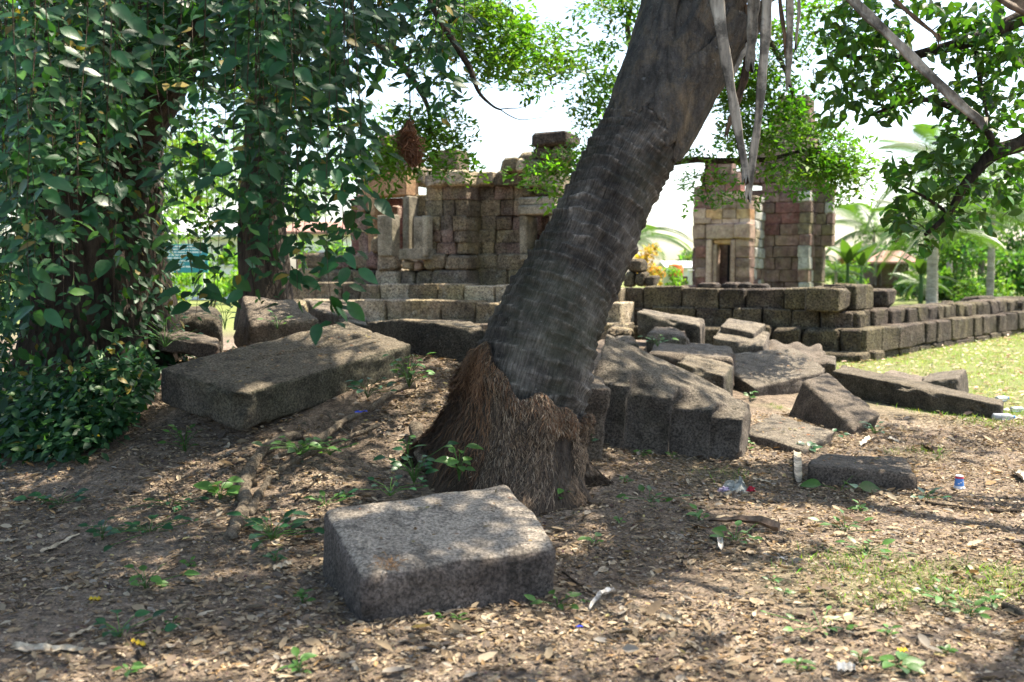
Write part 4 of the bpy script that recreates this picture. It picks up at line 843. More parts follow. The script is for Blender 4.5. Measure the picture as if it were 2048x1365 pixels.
def feather(parent, regs, n_scale, base, size=(.19, .34), mat='leaf_m', name='crown'):
    ps = []
    for (cx, cy, rx, ry, d, dd, n) in regs:
        n = int(n * n_scale); m_ = 0
        subs = []
        while len(subs) < max(8, n // 7):
            u_, v_ = R.uniform(-1.15, 1.15), R.uniform(-1.1, 1.1)
            if u_ * u_ + v_ * v_ < 1.25 and vnoise(np.array([(cx + rx * u_) * .03, (cy + ry * v_) * .045, 1.0]), 19) > -.12: subs.append((cx + rx * u_, cy + ry * v_))
        for _ in range(n):
            sx, sy = subs[R.randrange(len(subs))]; ps.append(P(sx + R.gauss(0, 13), sy + R.gauss(0, 5), d + R.uniform(-dd, dd)))
    ps = np.array(ps); n = len(ps); dd = rdir(n, .35, .4); return scatter(name, SPRAY, ps, basis(dd, rup(n, .45)), RNG.uniform(*size, n), M[mat], parent, base, .3, .14)
feather(tree2, [(830, 285, 80, 60, 10.3, .5, 150), (770, 300, 45, 40, 10.3, .4, 60), (870, 235, 55, 50, 10.3, .4, 60), (980, 60, 90, 60, 10.5, .6, 190), (1060, 110, 90, 55, 10.5, .6, 170), (900, 110, 60, 60, 10.6, .5, 70), (1010, 20, 130, 40, 10.6, .6, 130), (350, 330, 60, 70, 11, .5, 60), (420, 420, 50, 40, 11, .5, 30), (660, 250, 80, 120, 11.2, .5, 120), (450, 100, 140, 120, 11.3, .5, 150), (890, 325, 26, 22, 10.3, .3, 24)], .85, (.085, .175, .028))
feather(tree2, [(300, -150, 300, 90, 11, 2.5, 300), (800, -160, 300, 80, 11, 2.5, 300)], 1, (.10, .18, .035), (.2, .32))
# ---------------- feathery tree standing right behind the palm
tree3 = thing('shade_tree', pt(1085, 745, 11.6), 'light green feathery tree standing directly behind the leaning palm trunk', 'tree')
trunk_mesh(tree3, [P(1075, 770, 11.6), P(1100, 660, 11.6), P(1160, 520, 11.7), P(1230, 380, 11.8), P(1300, 230, 12), P(1370, 60, 12.2), P(1420, -150, 12.4)], [.2, .16, .15, .14, .13, .12, .09], 6, .05, 'bark2', 30, 50, 9)
for pts, r in (([P(1320, 330, 12), P(1390, 320, 12), P(1450, 322, 11.9), P(1540, 318, 11.8), P(1620, 300, 11.7), P(1680, 315, 11.6)], .05), ([P(1380, 60, 12.2), P(1480, 20, 12), P(1560, 120, 11.8), P(1600, 240, 11.7)], .06), ([P(1300, 240, 12), P(1270, 130, 12), P(1255, 60, 12), P(1262, 0, 12), P(1240, -80, 12)], .05), ([P(1420, 315, 12), P(1408, 360, 11.9), P(1420, 405, 11.8)], .018), ([P(1620, 300, 11.7), P(1690, 335, 11.5), P(1740, 360, 11.4)], .02), ([P(1230, 380, 11.8), P(1150, 330, 11.6), P(1110, 350, 11.5)], .02)): limb(tree3, pts, r, r * .25, 'twig', 7)
feather(tree3, [(1590, 325, 110, 36, 11.8, .5, 130), (1480, 120, 60, 90, 12, .5, 120), (1500, 250, 100, 50, 11.9, .5, 120), (1550, 190, 90, 70, 11.9, .5, 200), (1480, 190, 60, 80, 12, .5, 150), (1690, 340, 70, 40, 11.5, .4, 130), (1640, 270, 60, 50, 11.7, .4, 110), (1415, 388, 45, 30, 11.8, .3, 34), (1395, 330, 30, 25, 11.9, .3, 30), (1215, 90, 65, 90, 12, .5, 170), (1190, 170, 40, 60, 12, .4, 60), (1250, 20, 60, 40, 12, .4, 80), (1130, 345, 50, 32, 11.6, .4, 110), (1165, 310, 40, 25, 11.6, .3, 40), (1185, 250, 25, 50, 11.8, .3, 30), (1620, 60, 80, 60, 12, .5, 130), (1720, 100, 60, 60, 12, .5, 60)], .85, (.085, .18, .026))
feather(tree3, [(1450, -170, 350, 110, 12.2, 2.5, 500)], 1, (.10, .18, .035), (.2, .32))
# ---------------- broad leaved tree reaching in from the right
tree4 = thing('broad_leaved_tree', (5.6, 6.2, 0), 'broad leaved tree whose dark boughs reach in above the lawn', 'tree')
trunk_mesh(tree4, [(5.6, 6.2, -.1), (5.55, 6.2, 1.5), (5.4, 6.25, 3.0), (5.2, 6.3, 5.0)], [.34, .26, .24, .16], 6, .05, 'bark', 36, 40, 6)
for pts, r0, r1 in (([(5.5, 6.2, 2.3), P(2150, 240, 6.9), P(2048, 285, 7.0), P(1985, 310, 7.0), P(1930, 370, 7.0), P(1895, 430, 7.0), P(1850, 470, 7.0)], .075, .015), ([P(1990, 308, 7.0), P(1975, 265, 7.0), P(1930, 230, 7.0), P(1860, 200, 7.0), P(1790, 212, 7.1), P(1720, 240, 7.2)], .035, .01), ([(5.45, 6.2, 2.8), P(2150, 20, 7.0), P(1950, 80, 7.2), P(1780, 120, 7.4), P(1680, 110, 7.5)], .08, .012), ([P(1895, 425, 7), P(1850, 395, 7), P(1800, 370, 7)], .016, .006), ([P(1950, 80, 7.2), P(1960, 160, 7.1), P(1980, 260, 7)], .02, .01), ([(5.4, 6.2, 3.4), (4, 4.5, 5), (2.6, 2.6, 6)], .1, .03), ([(5.3, 6.2, 4.4), (4.5, 8, 6), (3.6, 9.6, 7)], .1, .03)): limb(tree4, pts, r0, r1, 'bark', 8)
tw = [(1850, 60, 190, 70, 300), (1980, 120, 90, 100, 220), (1760, 150, 110, 45, 150), (1700, 60, 90, 60, 110), (1900, 180, 120, 40, 120), (1730, 205, 90, 28, 90), (1980, 230, 80, 50, 110), (1900, 290, 60, 40, 80), (1990, 330, 60, 40, 90), (1880, 350, 55, 35, 70), (1820, 345, 50, 35, 55), (1960, 390, 60, 30, 70), (1850, 410, 60, 35, 70), (2030, 380, 30, 40, 40), (1820, 440, 35, 25, 40), (1900, 440, 40, 25, 40), (1840, 480, 40, 18, 26), (1960, 440, 30, 20, 14), (2020, 60, 60, 80, 120), (1660, 130, 40, 60, 40), (1670, 235, 20, 20, 10)]
ps = []
for cx, cy, rx, ry, n in tw:
    subs = [(cx + rx * R.uniform(-.9, .9), cy + ry * R.uniform(-.9, .9)) for _ in range(max(3, n // 6))]
    for _ in range(int(n * 1.6)):
        sx, sy = subs[R.randrange(len(subs))]; ps.append(P(sx + R.gauss(0, 11), sy + R.gauss(0, 9), 7.1 + R.uniform(-.5, .6)))
ps = np.array(ps); n = len(ps); Bq = basis(rdir(n, .45, .6), rup(n, .5)); sc = RNG.uniform(.065, .11, n); kk_ = leaf_parts(tree4, [LEAFROUND, LEAF6], ps, Bq, sc, M['bigleaf'], 300)
scatter('boughs', LEAF3, ps[kk_], Bq[kk_], sc[kk_] * 1.05, M['leaf'], tree4, (.045, .115, .022))
cc = []
while len(cc) < 90:
    x, y = RNG.uniform(.5, 9), RNG.uniform(-2, 11); z = RNG.uniform(5, 9)
    if z < 2.3 + .31 * y: continue
    if fbm(np.array([[x * .42, y * .42, 8.0]]), 2, 97)[0] > -.05: cc.append((x, y, z))
pos = clump(cc, 5200, .66); pos = pos[(pos[:, 2] > 2.1 + .3 * pos[:, 1]) & (pos[:, 2] > 3.6)]; n = len(pos)
scatter('crown', LEAF2, pos, basis(rdir(n, .3, .5), rup(n)), RNG.uniform(.13, .2, n), M['leaf_m'], tree4, (.045, .11, .025))
# ---------------- bare dead branch and hanging dry tangle
br = thing('dead_branch', pt(860, -40, 5.6), 'bare dead branch hanging down against the white sky', 'branch')
limb(br, [P(840, -60, 5.6), P(868, 20, 5.6), P(905, 80, 5.6), P(940, 140, 5.6), P(958, 185, 5.6), P(985, 212, 5.6), P(1002, 220, 5.6)], .022, .006, 'twig', 8, 40, 'branch', .25)
for pts in ([P(1000, 219, 5.6), P(1020, 217, 5.6), P(1040, 216, 5.6), P(1062, 208, 5.6)], [P(1000, 219, 5.6), P(1020, 232, 5.6), P(1045, 240, 5.6), P(1090, 234, 5.6)], [P(840, 168, 5.7), P(850, 180, 5.7), P(858, 186, 5.7)]): limb(br, pts, .004, .0015, 'twig', 5, 14, 'twig')
nest = thing('dry_tangle', pt(825, 330, 5.2), 'reddish brown tangle of dry stems hanging below the vine', 'dry plant'); tb = []
for i in range(150):
    x0 = 820 + R.gauss(0, 4); p = [P(x0, 240 + R.uniform(0, 25), 5.2)]
    for j in range(1, 6): t = j / 5; p.append(P(812 + 14 * t + R.gauss(0, 3 + 11 * math.sin(pi * min(1, t * .9))), 250 + 82 * t * R.uniform(.8, 1.05), 5.2 + R.gauss(0, .05)))
    tb.append(tube(spline(p, 12), .0022, 3, False))
v, f = merge(tb); M['drystem'] = plain('dry_stem', (.16, .075, .04), .9); o = mesh('stems', v, f, M['drystem'], nest); o['kind'] = 'stuff'
v, f = tube([P(818, 120, 5.2), P(820, 200, 5.2), P(820, 250, 5.2)], .004, 5); mesh('stalk', v, f, M['twig'], nest)

# ================================================================== BACKGROUND
FAR_COL = (.10, .19, .05)
def bush(name, label, cx, cy, rx, ry, d, n, size, base=FAR_COL, cat='bush', group=None, trunk=None):
    b = P(cx, cy + ry, d); t = thing(name, (b[0], b[1], 0), label, cat, group); c = P(cx, cy, d); k = d / F
    subs = [np.array([c[0] + rx * k * R.uniform(-.9, .9), c[1] + rx * k * R.uniform(-.5, .5), c[2] + ry * k * R.uniform(-.85, .8)]) for _ in range(14)]
    ps = clump(subs, n, max(.4, min(rx, ry) * k * .55)); ps[:, 2] = np.maximum(ps[:, 2], .05); n = len(ps)
    scatter('crown', LEAF2, ps, basis(rdir(n, .2), rup(n, .8)), RNG.uniform(size * .7, size * 1.3, n), M['leaf_m'], t, base, .3, .12)
    if trunk: limb(t, [(b[0], b[1], -.1), (b[0] + .1, b[1], c[2] * .5), (c[0], c[1], c[2])], trunk, trunk * .5, 'bark2', 8, 12, 'trunk')
    else:
        for j in range(3): limb(t, [(b[0] + R.uniform(-.3, .3), b[1], -.1), (c[0] + R.uniform(-.5, .5), c[1], c[2])], .05, .02, 'twig', 6, 8, 'stem')
    return t
def frond_mesh(L=3.2, n=34, droop=1.0, lw=.07, ll=.85):
    V = []; Fc = []; pts = np.array([(0, L * (t - .12 * t * t), .35 * L * t - droop * L * .62 * t * t) for t in np.linspace(0, 1, n)])
    v, f = tube(pts, np.linspace(.035, .006, n), 4, False); V += list(v); Fc += f
    for i in range(3, n):
        t = i / n; l = ll * math.sin(pi * (.12 + .82 * t)) * L / 3.2 * 1.25
        for s in (-1, 1):
            k = len(V); p = pts[i]; e = p + np.array([s * l * .72, l * .42, -l * .45]); mm = (p + e) / 2 + np.array([0, 0, .08 * l])
            V += [p, mm + np.array([0, lw * .5, 0]), e, mm - np.array([0, lw * .5, 0])]; Fc.append([k, k + 1, k + 2, k + 3])
    return np.array(V), Fc
FM = [new_mesh('frond', *frond_mesh(4.2, 46, dp)) for dp in (.75, 1.15, 1.6)]
M['frond'] = leafmat('frond_leaf', (.055, .11, .03), .45, .4, .4, var=(.7, 1.3))
for x in FM: x.materials.append(M['frond'])
M['palebark'] = barkmat('pale_palm_bark', (.24, .21, .17), (.45, .41, .35), 6, (.3, .3, 1.6), .4)
def coco(label, px, crown_y, d, nf=15, sc=1.0, tr=.16, lean=0.0):
    top = P(px, crown_y, d); t = thing('coconut_palm', (top[0] + lean, top[1], 0), label, 'palm tree', 'coconut palms behind the ruins')
    limb(t, [(top[0] + lean, top[1], -.1), (top[0] + lean * .6, top[1], top[2] * .5), tuple(top)], tr, tr * .7, 'palebark', 10, 16, 'trunk', .03)
    wl = wloc(t)
    for i in range(nf):
        o = bpy.data.objects.new('frond', FM[i % 3]); COL.objects.link(o); o.parent = t; a = i * 2.399; up_ = .75 - 1.1 * i / nf
        o.location = top - wl; o.rotation_euler = (up_, R.uniform(-.2, .2), a); s = sc * R.uniform(.8, 1.1); o.scale = (s, s, s)
coco('pale trunked coconut palm rising behind the end of the wall', 1868, 450, 36, 17, .72, .22)
coco('coconut palm with upright fronds left of the wooden hut', 1748, 465, 72, 15, 1.25)
coco('coconut palm at the edge of the picture over the bushes', 1985, 430, 40, 17, .9)
coco('tall coconut palm with its crown behind the bough tips', 1905, 330, 52, 15, 1.2)
coco('young coconut palm with arching yellow fronds next to the tower', 1672, 545, 52, 12, .5, .1)
coco('small coconut palm between the hut and the pale trunk', 1842, 566, 44, 10, .4, .1)
coco('coconut palm half hidden behind the leaning palm trunk', 1262, 478, 75, 13, 1.1)
def banana(label, px, d, h=2.6):
    b = P(px, 560, d); t = thing('banana_plant', (b[0], b[1], 0), label, 'plant', 'banana plants by the hut'); limb(t, [(b[0], b[1], -.1), (b[0], b[1], h * .6)], .12, .08, 'weed', 8, 8, 'stem')
    for i in range(8):
        a = i * 2.4; L = h * R.uniform(.5, .75); tp = leaf_tpl(8, .28, .15, .45); dv = np.array([[math.cos(a) * .7, math.sin(a) * .7, 1.1]]); V, Fq = scat(tp, np.array([[b[0], b[1], h * .55]]), basis(dv, np.array([[0, 0, 1.]]) - dv * .3), L); mesh('leaf', V, Fq, M['frond'], t, True)
banana('leafy banana plant right beside the sanctuary tower', 1695, 50, 3.2); banana('banana plant at the corner of the wooden hut', 1722, 56, 3.0); banana('low banana plant next to the pale palm trunk', 1842, 42, 2.2)
bush('leafy_bush', 'large dark green bush at the edge behind the lawn wall', 2010, 545, 70, 60, 44, 1800, .26, (.07, .16, .05))
bush('leafy_bush', 'round mid green bush right of the pale palm trunk', 1915, 525, 45, 65, 46, 1500, .24, (.09, .19, .05))
bush('leafy_bush', 'bright green low bush behind the short wall blocks', 1960, 580, 60, 25, 42, 700, .2, (.14, .25, .06))
bush('leafy_bush', 'low green bush beside the wooden hut post', 1690, 550, 40, 30, 58, 900, .28)
bush('leafy_bush', 'low hedge like bush left of the pale palm trunk', 1835, 578, 40, 16, 50, 700, .24, (.10, .2, .06))
bush('leafy_tree', 'tall hazy green tree behind the palms over the lawn', 1960, 440, 110, 90, 70, 2200, .5, (.10, .19, .06), 'tree', None, .25)
bush('flowering_tree', 'small tree with orange yellow blossom seen past the palm trunk', 1290, 530, 28, 40, 48, 600, .26, (.42, .27, .08), 'tree', None, .08)
bush('leafy_bush', 'green bush around the concrete posts past the palm trunk', 1335, 552, 40, 25, 50, 500, .22, (.13, .25, .05))
bush('leafy_tree', 'distant green tree above the orange tank', 1380, 520, 30, 22, 90, 400, .5, (.12, .2, .07), 'tree', None, .2)
bush('leafy_tree', 'bright green tree behind the white roofed building', 400, 360, 150, 110, 60, 2600, .45, (.14, .25, .05), 'tree', None, .25)
bush('leafy_tree', 'sunlit green tree seen between the vine and second trunk', 330, 470, 80, 90, 40, 1500, .3, (.16, .28, .06), 'tree', None, .2)
bush('leafy_tree', 'green tree behind the brown roofed house', 630, 400, 90, 60, 60, 1000, .4, (.13, .23, .06), 'tree', None, .2)
bush('leafy_bush', 'bright green bush under the blue notice board', 420, 560, 110, 40, 36, 1200, .22, (.17, .30, .06))
bush('leafy_bush', 'green bush behind the left end of the gate steps', 640, 520, 50, 40, 34, 500, .2, (.13, .24, .06))
bush('leafy_tree', 'tall tree far behind the vine covered trunk', 120, 380, 200, 160, 60, 2600, .45, (.12, .22, .05), 'tree', None, .3)
for cx, cy, rx, ry, dd, cl, lb in ((1700, 540, 60, 40, 75, (.08, .16, .04), 'dark green tree behind the banana plants'), (1780, 520, 70, 60, 80, (.07, .15, .04), 'broad green tree behind the wooden hut'), (1860, 500, 70, 75, 75, (.08, .17, .04), 'green tree behind the pale palm trunk'), (1940, 490, 70, 90, 72, (.09, .18, .05), 'green tree rising behind the round bush'), (2030, 480, 70, 100, 66, (.07, .15, .04), 'dark tree at the picture edge behind the bushes'), (1890, 575, 60, 25, 50, (.12, .22, .06), 'low light green bush behind the end of the wall'), (500, 540, 80, 40, 44, (.14, .25, .06), 'low sunlit bush beyond the second trunk')): bush('leafy_tree', lb, cx, cy, rx, ry, dd, 1500, .4, cl, 'tree')
def boxm(parent, name, face, x0, y0, x1, y1, dep, mat, out=0): return face.px(parent, x0, y0, x1, y1, dep, mat, .01, 0.0, out, name)
def flatf(d): return Face(np.array([0.0, d]), np.array([1.0, 0]), np.array([0, 1.0]))
def roofm(parent, name, x0, x1, ye, yr, d, dep, mat, over=.4):
    f = flatf(d); a, ze = f.hit(x0, ye); b, _ = f.hit(x1, ye); _, zr = f.hit((x0 + x1) / 2, yr); a -= over; b += over; y0 = d - over; y1 = d + dep + over; ym = d + dep / 2
    V = [(a, y0, ze), (b, y0, ze), (b, ym, zr), (a, ym, zr), (b, y1, ze), (a, y1, ze)]; V += [(x, y, z - .12) for x, y, z in V]
    return mesh(name, V, [[0, 1, 2, 3], [3, 2, 4, 5], [7, 6, 9, 8], [8, 9, 11, 10], [0, 6, 7, 1], [5, 4, 10, 11], [0, 3, 9, 6], [3, 5, 11, 9], [1, 7, 8, 2], [2, 8, 10, 4]], mat, parent)
M['white'] = plain('white_paint', (.75, .75, .74), .7, noise=.05); M['tin'] = plain('pale_roof', (.62, .64, .66), .5, noise=.08); M['rust'] = plain('brown_roof', (.30, .17, .13), .8); M['plankw'] = plain('dark_planks', (.10, .07, .055), .9); M['teal'] = None
f = flatf(62); hut = thing('wooden_hut', (*P(1770, 560, 62)[:2], 0), 'dark weathered wooden hut with sloping roof among palms', 'hut')
for i in range(9): boxm(hut, 'plank', f, 1748, 516 + i * 6, 1815, 521.5 + i * 6, .3, M['plankw'], .02 * (i % 2))
for x in (1749, 1759, 1812): boxm(hut, 'post', f, x, 512, x + 2.5, 572, .2, M['bark2'], .3)
corebox(hut, f, f.hit(1749, 540)[0], f.hit(1814, 540)[0], -.1, f.hit(1780, 516)[1], .32, 4, 'plankw'); roofm(hut, 'roof', 1738, 1822, 524, 500, 61, 5, M['rust'])
f = flatf(55); tk = thing('orange_tank', (*P(1360, 560, 55)[:2], 0), 'orange plastic water tank on a dark stand past the palm trunk', 'water tank'); M['orangep'] = plain('orange_plastic', (.72, .16, .04), .4, noise=.05)
c = P(1357, 553, 55); r = 15 * 55 / F; zs = [(0, 1), (.1, 1.03), (.5, 1.0), (.55, 1.04), (.6, 1.0), (1.0, 1.02), (1.08, .9), (1.14, .4), (1.16, .05)]; H = 22 * 55 / F
V = []; seg = 20
for h, rr in zs: V += [(c[0] + r * rr * math.cos(2 * pi * j / seg), c[1] + 1 + r * rr * math.sin(2 * pi * j / seg), c[2] + H * h) for j in range(seg)]
mesh('tank', V, [[i * seg + j, i * seg + (j + 1) % seg, (i + 1) * seg + (j + 1) % seg, (i + 1) * seg + j] for i in range(len(zs) - 1) for j in range(seg)] + [list(range(seg))[::-1], [(len(zs) - 1) * seg + j for j in range(seg)]], M['orangep'], tk, True); boxm(tk, 'stand', f, 1338, 553, 1380, 580, 2, M['plankw'])
for x, lb in ((1326, 'grey concrete post in front of the orange tank'), (1378, 'grey concrete post beside the sanctuary porch')):
    f = flatf(50); a = P(x + 7, 570, 50); tg_ = thing('concrete_post', (a[0], a[1], 0), lb, 'post', 'concrete posts past the palm'); boxm(tg_, 'shaft', f, x, 542, x + 13, 590, .4, M['white']); boxm(tg_, 'cap', f, x - 1, 540, x + 14, 543, .5, M['white'], .05)
hs = thing('far_house', (*P(1375, 560, 80)[:2], 0), 'far white roofed shed behind the orange tank', 'house'); boxm(hs, 'wall', flatf(80), 1345, 535, 1400, 585, 4, M['white']); roofm(hs, 'roof', 1340, 1405, 535, 522, 80, 5, M['tin'])
h1 = thing('white_building', (*P(400, 560, 50)[:2], 0), 'low building with a broad pale roof seen through the vines', 'building'); boxm(h1, 'wall', flatf(50), 250, 470, 500, 600, 6, M['white']); roofm(h1, 'roof', 235, 520, 470, 405, 50, 7, M['tin'], .8)
dimg = plain('dim_glass', (.05, .06, .07), .2)
for x in (300, 360, 440): wv = boxm(h1, 'window', flatf(49.9), x, 490, x + 30, 530, .1, dimg); boxm(wv, 'sill', flatf(49.85), x - 1, 530, x + 31, 533, .14, M['white'])
h2 = thing('brown_house', (*P(650, 560, 40)[:2], 0), 'small house with brown tiled roof behind the vine curtain', 'house'); boxm(h2, 'wall', flatf(40), 592, 462, 700, 570, 5, M['white']); roofm(h2, 'roof', 580, 712, 464, 436, 40, 6, M['rust'])
boxm(h2, 'window', flatf(39.95), 655, 480, 685, 510, .1, plain('dim_pane', (.05, .06, .07), .2)); boxm(h2, 'base_course', flatf(39.9), 592, 505, 700, 570, .1, M['rust'])
sg = thing('notice_board', (*P(372, 560, 30)[:2], 0), 'teal notice board with white lines of text on two posts', 'sign'); f = flatf(30)
m = NT('teal_board'); M['teal'] = m.done((.03, .22, .27), None, .5); boxm(sg, 'board', f, 328, 489, 415, 546, .05, M['teal']); M['text'] = plain('white_text', (.7, .75, .75), .6, noise=.03)
tx = []
for i in range(9):
    y = 492 + i * 5.8; x1 = [398, 408, 404, 380, 362, 410, 368, 392, 360][i]; a, z1_ = f.hit(332 + (6 if i == 0 else 0), y); b, _ = f.hit(x1, y); _, z0_ = f.hit(360, y + 2.4); x = a
    while x < b: w = R.uniform(.05, .22); w = min(w, b - x); tx.append((np.array([(x, 29.994, z0_), (x + w, 29.994, z0_), (x + w, 29.994, z1_), (x, 29.994, z1_)]), [[0, 1, 2, 3]])); x += w + .03
v, fc = merge(tx); o = mesh('lettering', v, fc, M['text'], sg); o['kind'] = 'stuff'
for x in (336, 404): boxm(sg, 'post', flatf(30.06), x, 480, x + 4, 600, .06, M['white'])

# ================================================================== GROUND COVER
def on_ground(n, dmin, dmax, x0=-40, x1=2090):
    "random ground points, even per square metre, inside the strip the photo sees"
    out = []
    y = np.sqrt(RNG.uniform(dmin ** 2, dmax ** 2, n)); px = RNG.uniform(x0, x1, n); x = (px - CX) / F * y * 1.02; return x, y
x, y = on_ground(165000, 3.0, 9.5); keep = RNG.random(len(x)) < np.clip(.66 + .85 * fbm(np.stack([x * 1.6, y * 1.6, x * 0], -1), 4, 71), .16, 1) * (1 - .75 * grass_amt(x, y)); x, y = x[keep], y[keep]
z = ground_z(x, y) + RNG.uniform(.002, .014, len(x)); n = len(x); a = RNG.uniform(0, 2 * pi, n)
d = np.stack([np.cos(a), np.sin(a), RNG.normal(0, .22, n)], -1); pal = np.array([(.27, .205, .13), (.34, .27, .18), (.20, .145, .092), (.16, .12, .088), (.42, .345, .245), (.26, .23, .19), (.31, .20, .10), (.12, .095, .075), (.44, .36, .16)])
pr = np.array([.2, .16, .17, .14, .09, .1, .07, .06, .01]); col = pal[RNG.choice(len(pal), n, p=pr / pr.sum())] * RNG.uniform(.7, 1.2, (n, 1))
LIT = (np.array([(0, 0, 0), (-.2, .3, .07), (-.17, .7, .05), (0, 1, .03), (.17, .7, .08), (.2, .3, .05), (0, .5, -.02)]), np.array([(0, 6, 1), (1, 6, 2), (2, 6, 3), (3, 6, 4), (4, 6, 5), (5, 6, 0)]))
sc = np.clip(RNG.lognormal(math.log(.021), .52, n), .010, .095)
o = scatter('leaf_litter', LIT, np.stack([x, y, z], -1), basis(d, rup(n, .35)), sc, M['litter'], None, col=col); tag(o, 'small dry brown fallen leaves covering the bare earth', 'leaf litter', kind='stuff')
# dry needle like bits and twigs
n = 16000; x, y = on_ground(n, 3.0, 9); z = ground_z(x, y) + RNG.uniform(.003, .012, n); a = RNG.uniform(0, 2 * pi, n); d = np.stack([np.cos(a), np.sin(a), RNG.normal(0, .1, n)], -1)
TW = (np.array([(-.02, 0, 0), (.02, 0, 0), (.02, 1, .03), (-.02, 1, .03)]), np.array([(0, 1, 2, 3)])); col = np.array([(.15, .10, .06), (.26, .19, .12), (.10, .07, .05)])[RNG.integers(0, 3, n)]
o = scatter('twig_litter', TW, np.stack([x, y, z], -1), basis(d, rup(n, .2)), RNG.uniform(.03, .10, n), M['litter'], None, col=col); tag(o, 'fine dry twigs and stalks strewn over the earth', 'twig litter', kind='stuff')
# soil crumbs
n = 14000; x, y = on_ground(n, 3.0, 9); z = ground_z(x, y); V0 = np.array([(1, 0, 0), (-.6, .8, 0), (-.5, -.8, 0), (0, 0, .9)], float); F0 = np.array([(0, 1, 3), (1, 2, 3), (2, 0, 3)])
o = scatter('soil_crumbs', (V0, F0), np.stack([x, y, z - .001], -1), basis(rdir(n, 0, .1), rup(n, .3)), np.clip(RNG.lognormal(math.log(.006), .5, n), .002, .03), M['litter'], None, (.10, .077, .06)); tag(o, 'loose crumbs of brown soil on the bare earth', 'soil crumbs', kind='stuff')
# grass blades
BL = (np.array([(-.035, 0, 0), (.035, 0, 0), (.025, .55, .10), (-.025, .55, .10), (0, 1, -.05)]), None)
BL = (BL[0], np.array([(0, 1, 2), (0, 2, 3), (3, 2, 4)]))
def grass(n, dmin, dmax, thr, size, name, label, base, x0=1150):
    x, y = on_ground(n, dmin, dmax, x0, 2120); g = grass_amt(x, y); k = RNG.random(n) < np.clip((g - thr) * 1.8, 0, 1); x, y = x[k], y[k]; m_ = len(x); a = RNG.uniform(0, 2 * pi, m_)
    d = np.stack([np.cos(a) * .8, np.sin(a) * .8, RNG.uniform(.35, 1.3, m_)], -1); o = scatter(name, BL, np.stack([x, y, ground_z(x, y) - .004], -1), basis(d, rup(m_, .3)), RNG.uniform(.5, 1.3, m_) * size, M['leaf_m'], None, base, .3, .18); tag(o, label, 'grass', kind='stuff')
grass(110000, 3.2, 10, .12, .055, 'grass_patches', 'thin short green grass growing in patches among leaves', (.12, .19, .04))
grass(150000, 9, 36, .1, .06, 'lawn_grass', 'sunlit short lawn grass beside the stepped wall', (.17, .22, .06), 1500)
n = 2500; x, y = on_ground(n, 8, 24, 1500, 2100); k = grass_amt(x, y) > .2; x, y = x[k], y[k]; n = len(x); o = scatter('lawn_leaves', LIT, np.stack([x, y, ground_z(x, y) + .03], -1), basis(rdir(n, 0, .2), rup(n, .3)), RNG.uniform(.05, .11, n), M['litter'], None, (.45, .36, .24), .2); tag(o, 'pale dry leaves scattered on the sunlit lawn', 'fallen leaves', kind='stuff')

# leaves and straw lying on the tops of the stones
ps = []
for top, n in (([(484, 790, 6.25), (824, 688, 7.55), (694, 640, 8.1), (320, 734, 6.65)], 150), ([(722, 1153, 3.94), (1116, 1096, 4.32), (1018, 962, 5.14), (644, 1016, 4.60)], 36), ([(1510, 776, 10.3), (1658, 741, 11.0), (1592, 694, 12.0), (1413, 712, 11.2)], 60), ([(1490, 862, 8.0), (1608, 900, 7.55), (1668, 863, 8.15), (1545, 824, 8.8)], 50), ([(1618, 930, 6.6), (1838, 948, 6.42), (1808, 914, 7.0), (1642, 908, 7.1)], 40)):
    q = np.array([P(*c) for c in top]); u = RNG.uniform(.06, .94, (n, 1)); v = RNG.uniform(.06, .94, (n, 1)); ps.append((1 - u) * (1 - v) * q[0] + u * (1 - v) * q[1] + u * v * q[2] + (1 - u) * v * q[3])
ps = np.concatenate(ps); ps[:, 2] += .012; n = len(ps); o = scatter('stone_top_litter', LIT, ps, basis(rdir(n, 0, .1), rup(n, .25)), RNG.uniform(.012, .04, n), M['litter'], None, (.26, .17, .09), .35); tag(o, 'dry leaf scraps lying on the tops of fallen stones', 'leaf litter', kind='stuff')

# ================================================================== WEEDS
WLEAF = []
for t_, c_ in ((LEAF6, (.07, .17, .035)), (LEAFROUND, (.06, .15, .035))):
    for nm in ('weed', 'vine'):
        me = new_mesh('leaf', t_[0], t_[1], True); me.materials.append(M[nm]); WLEAF.append(me)
def weed(px, py, label, n=8, size=.05, h=.08, dark=0, rnd_=0, spread=1.0, z=None, d=None):
    g = G(px, py) if d is None else P(px, py, d); t = thing('weed_plant', g, label, 'small plant', 'small weeds on the ground'); tb = []; R2 = random.Random(int(px * 7 + py))
    for i in range(n):
        a = i * 2.4 + R2.uniform(-.4, .4); hh = h * (.25 + .75 * (i + .5) / n) * R2.uniform(.7, 1.2); r = .35 * size * spread * R2.uniform(.4, 1.6) * (1 + (spread > 1) * R2.uniform(0, 3)); p = np.array([math.cos(a) * r, math.sin(a) * r, hh])
        tb.append(tube(np.array([(0, 0, -.02), (p[0] * .3, p[1] * .3, hh * .6), tuple(p)]), .0018, 4, False)); o = bpy.data.objects.new('leaf', WLEAF[(2 if rnd_ else 0) + (1 if dark else 0)]); COL.objects.link(o); o.parent = t
        dd = np.array([[math.cos(a), math.sin(a) - .15, R2.uniform(-.1, .55)]]); B = basis(dd, np.array([[R2.gauss(0, .25), -.35 + R2.gauss(0, .2), 1.0]]))[0]; s = size * 1.05 * R2.uniform(.6, 1.3)
        o.matrix_local = Matrix.LocRotScale(Vector(p), Matrix(B.tolist()).to_quaternion(), Vector((s, s, s)))
    v, f = merge(tb); obj('stem', new_mesh('stem', v, f, True), M['weed'], t)
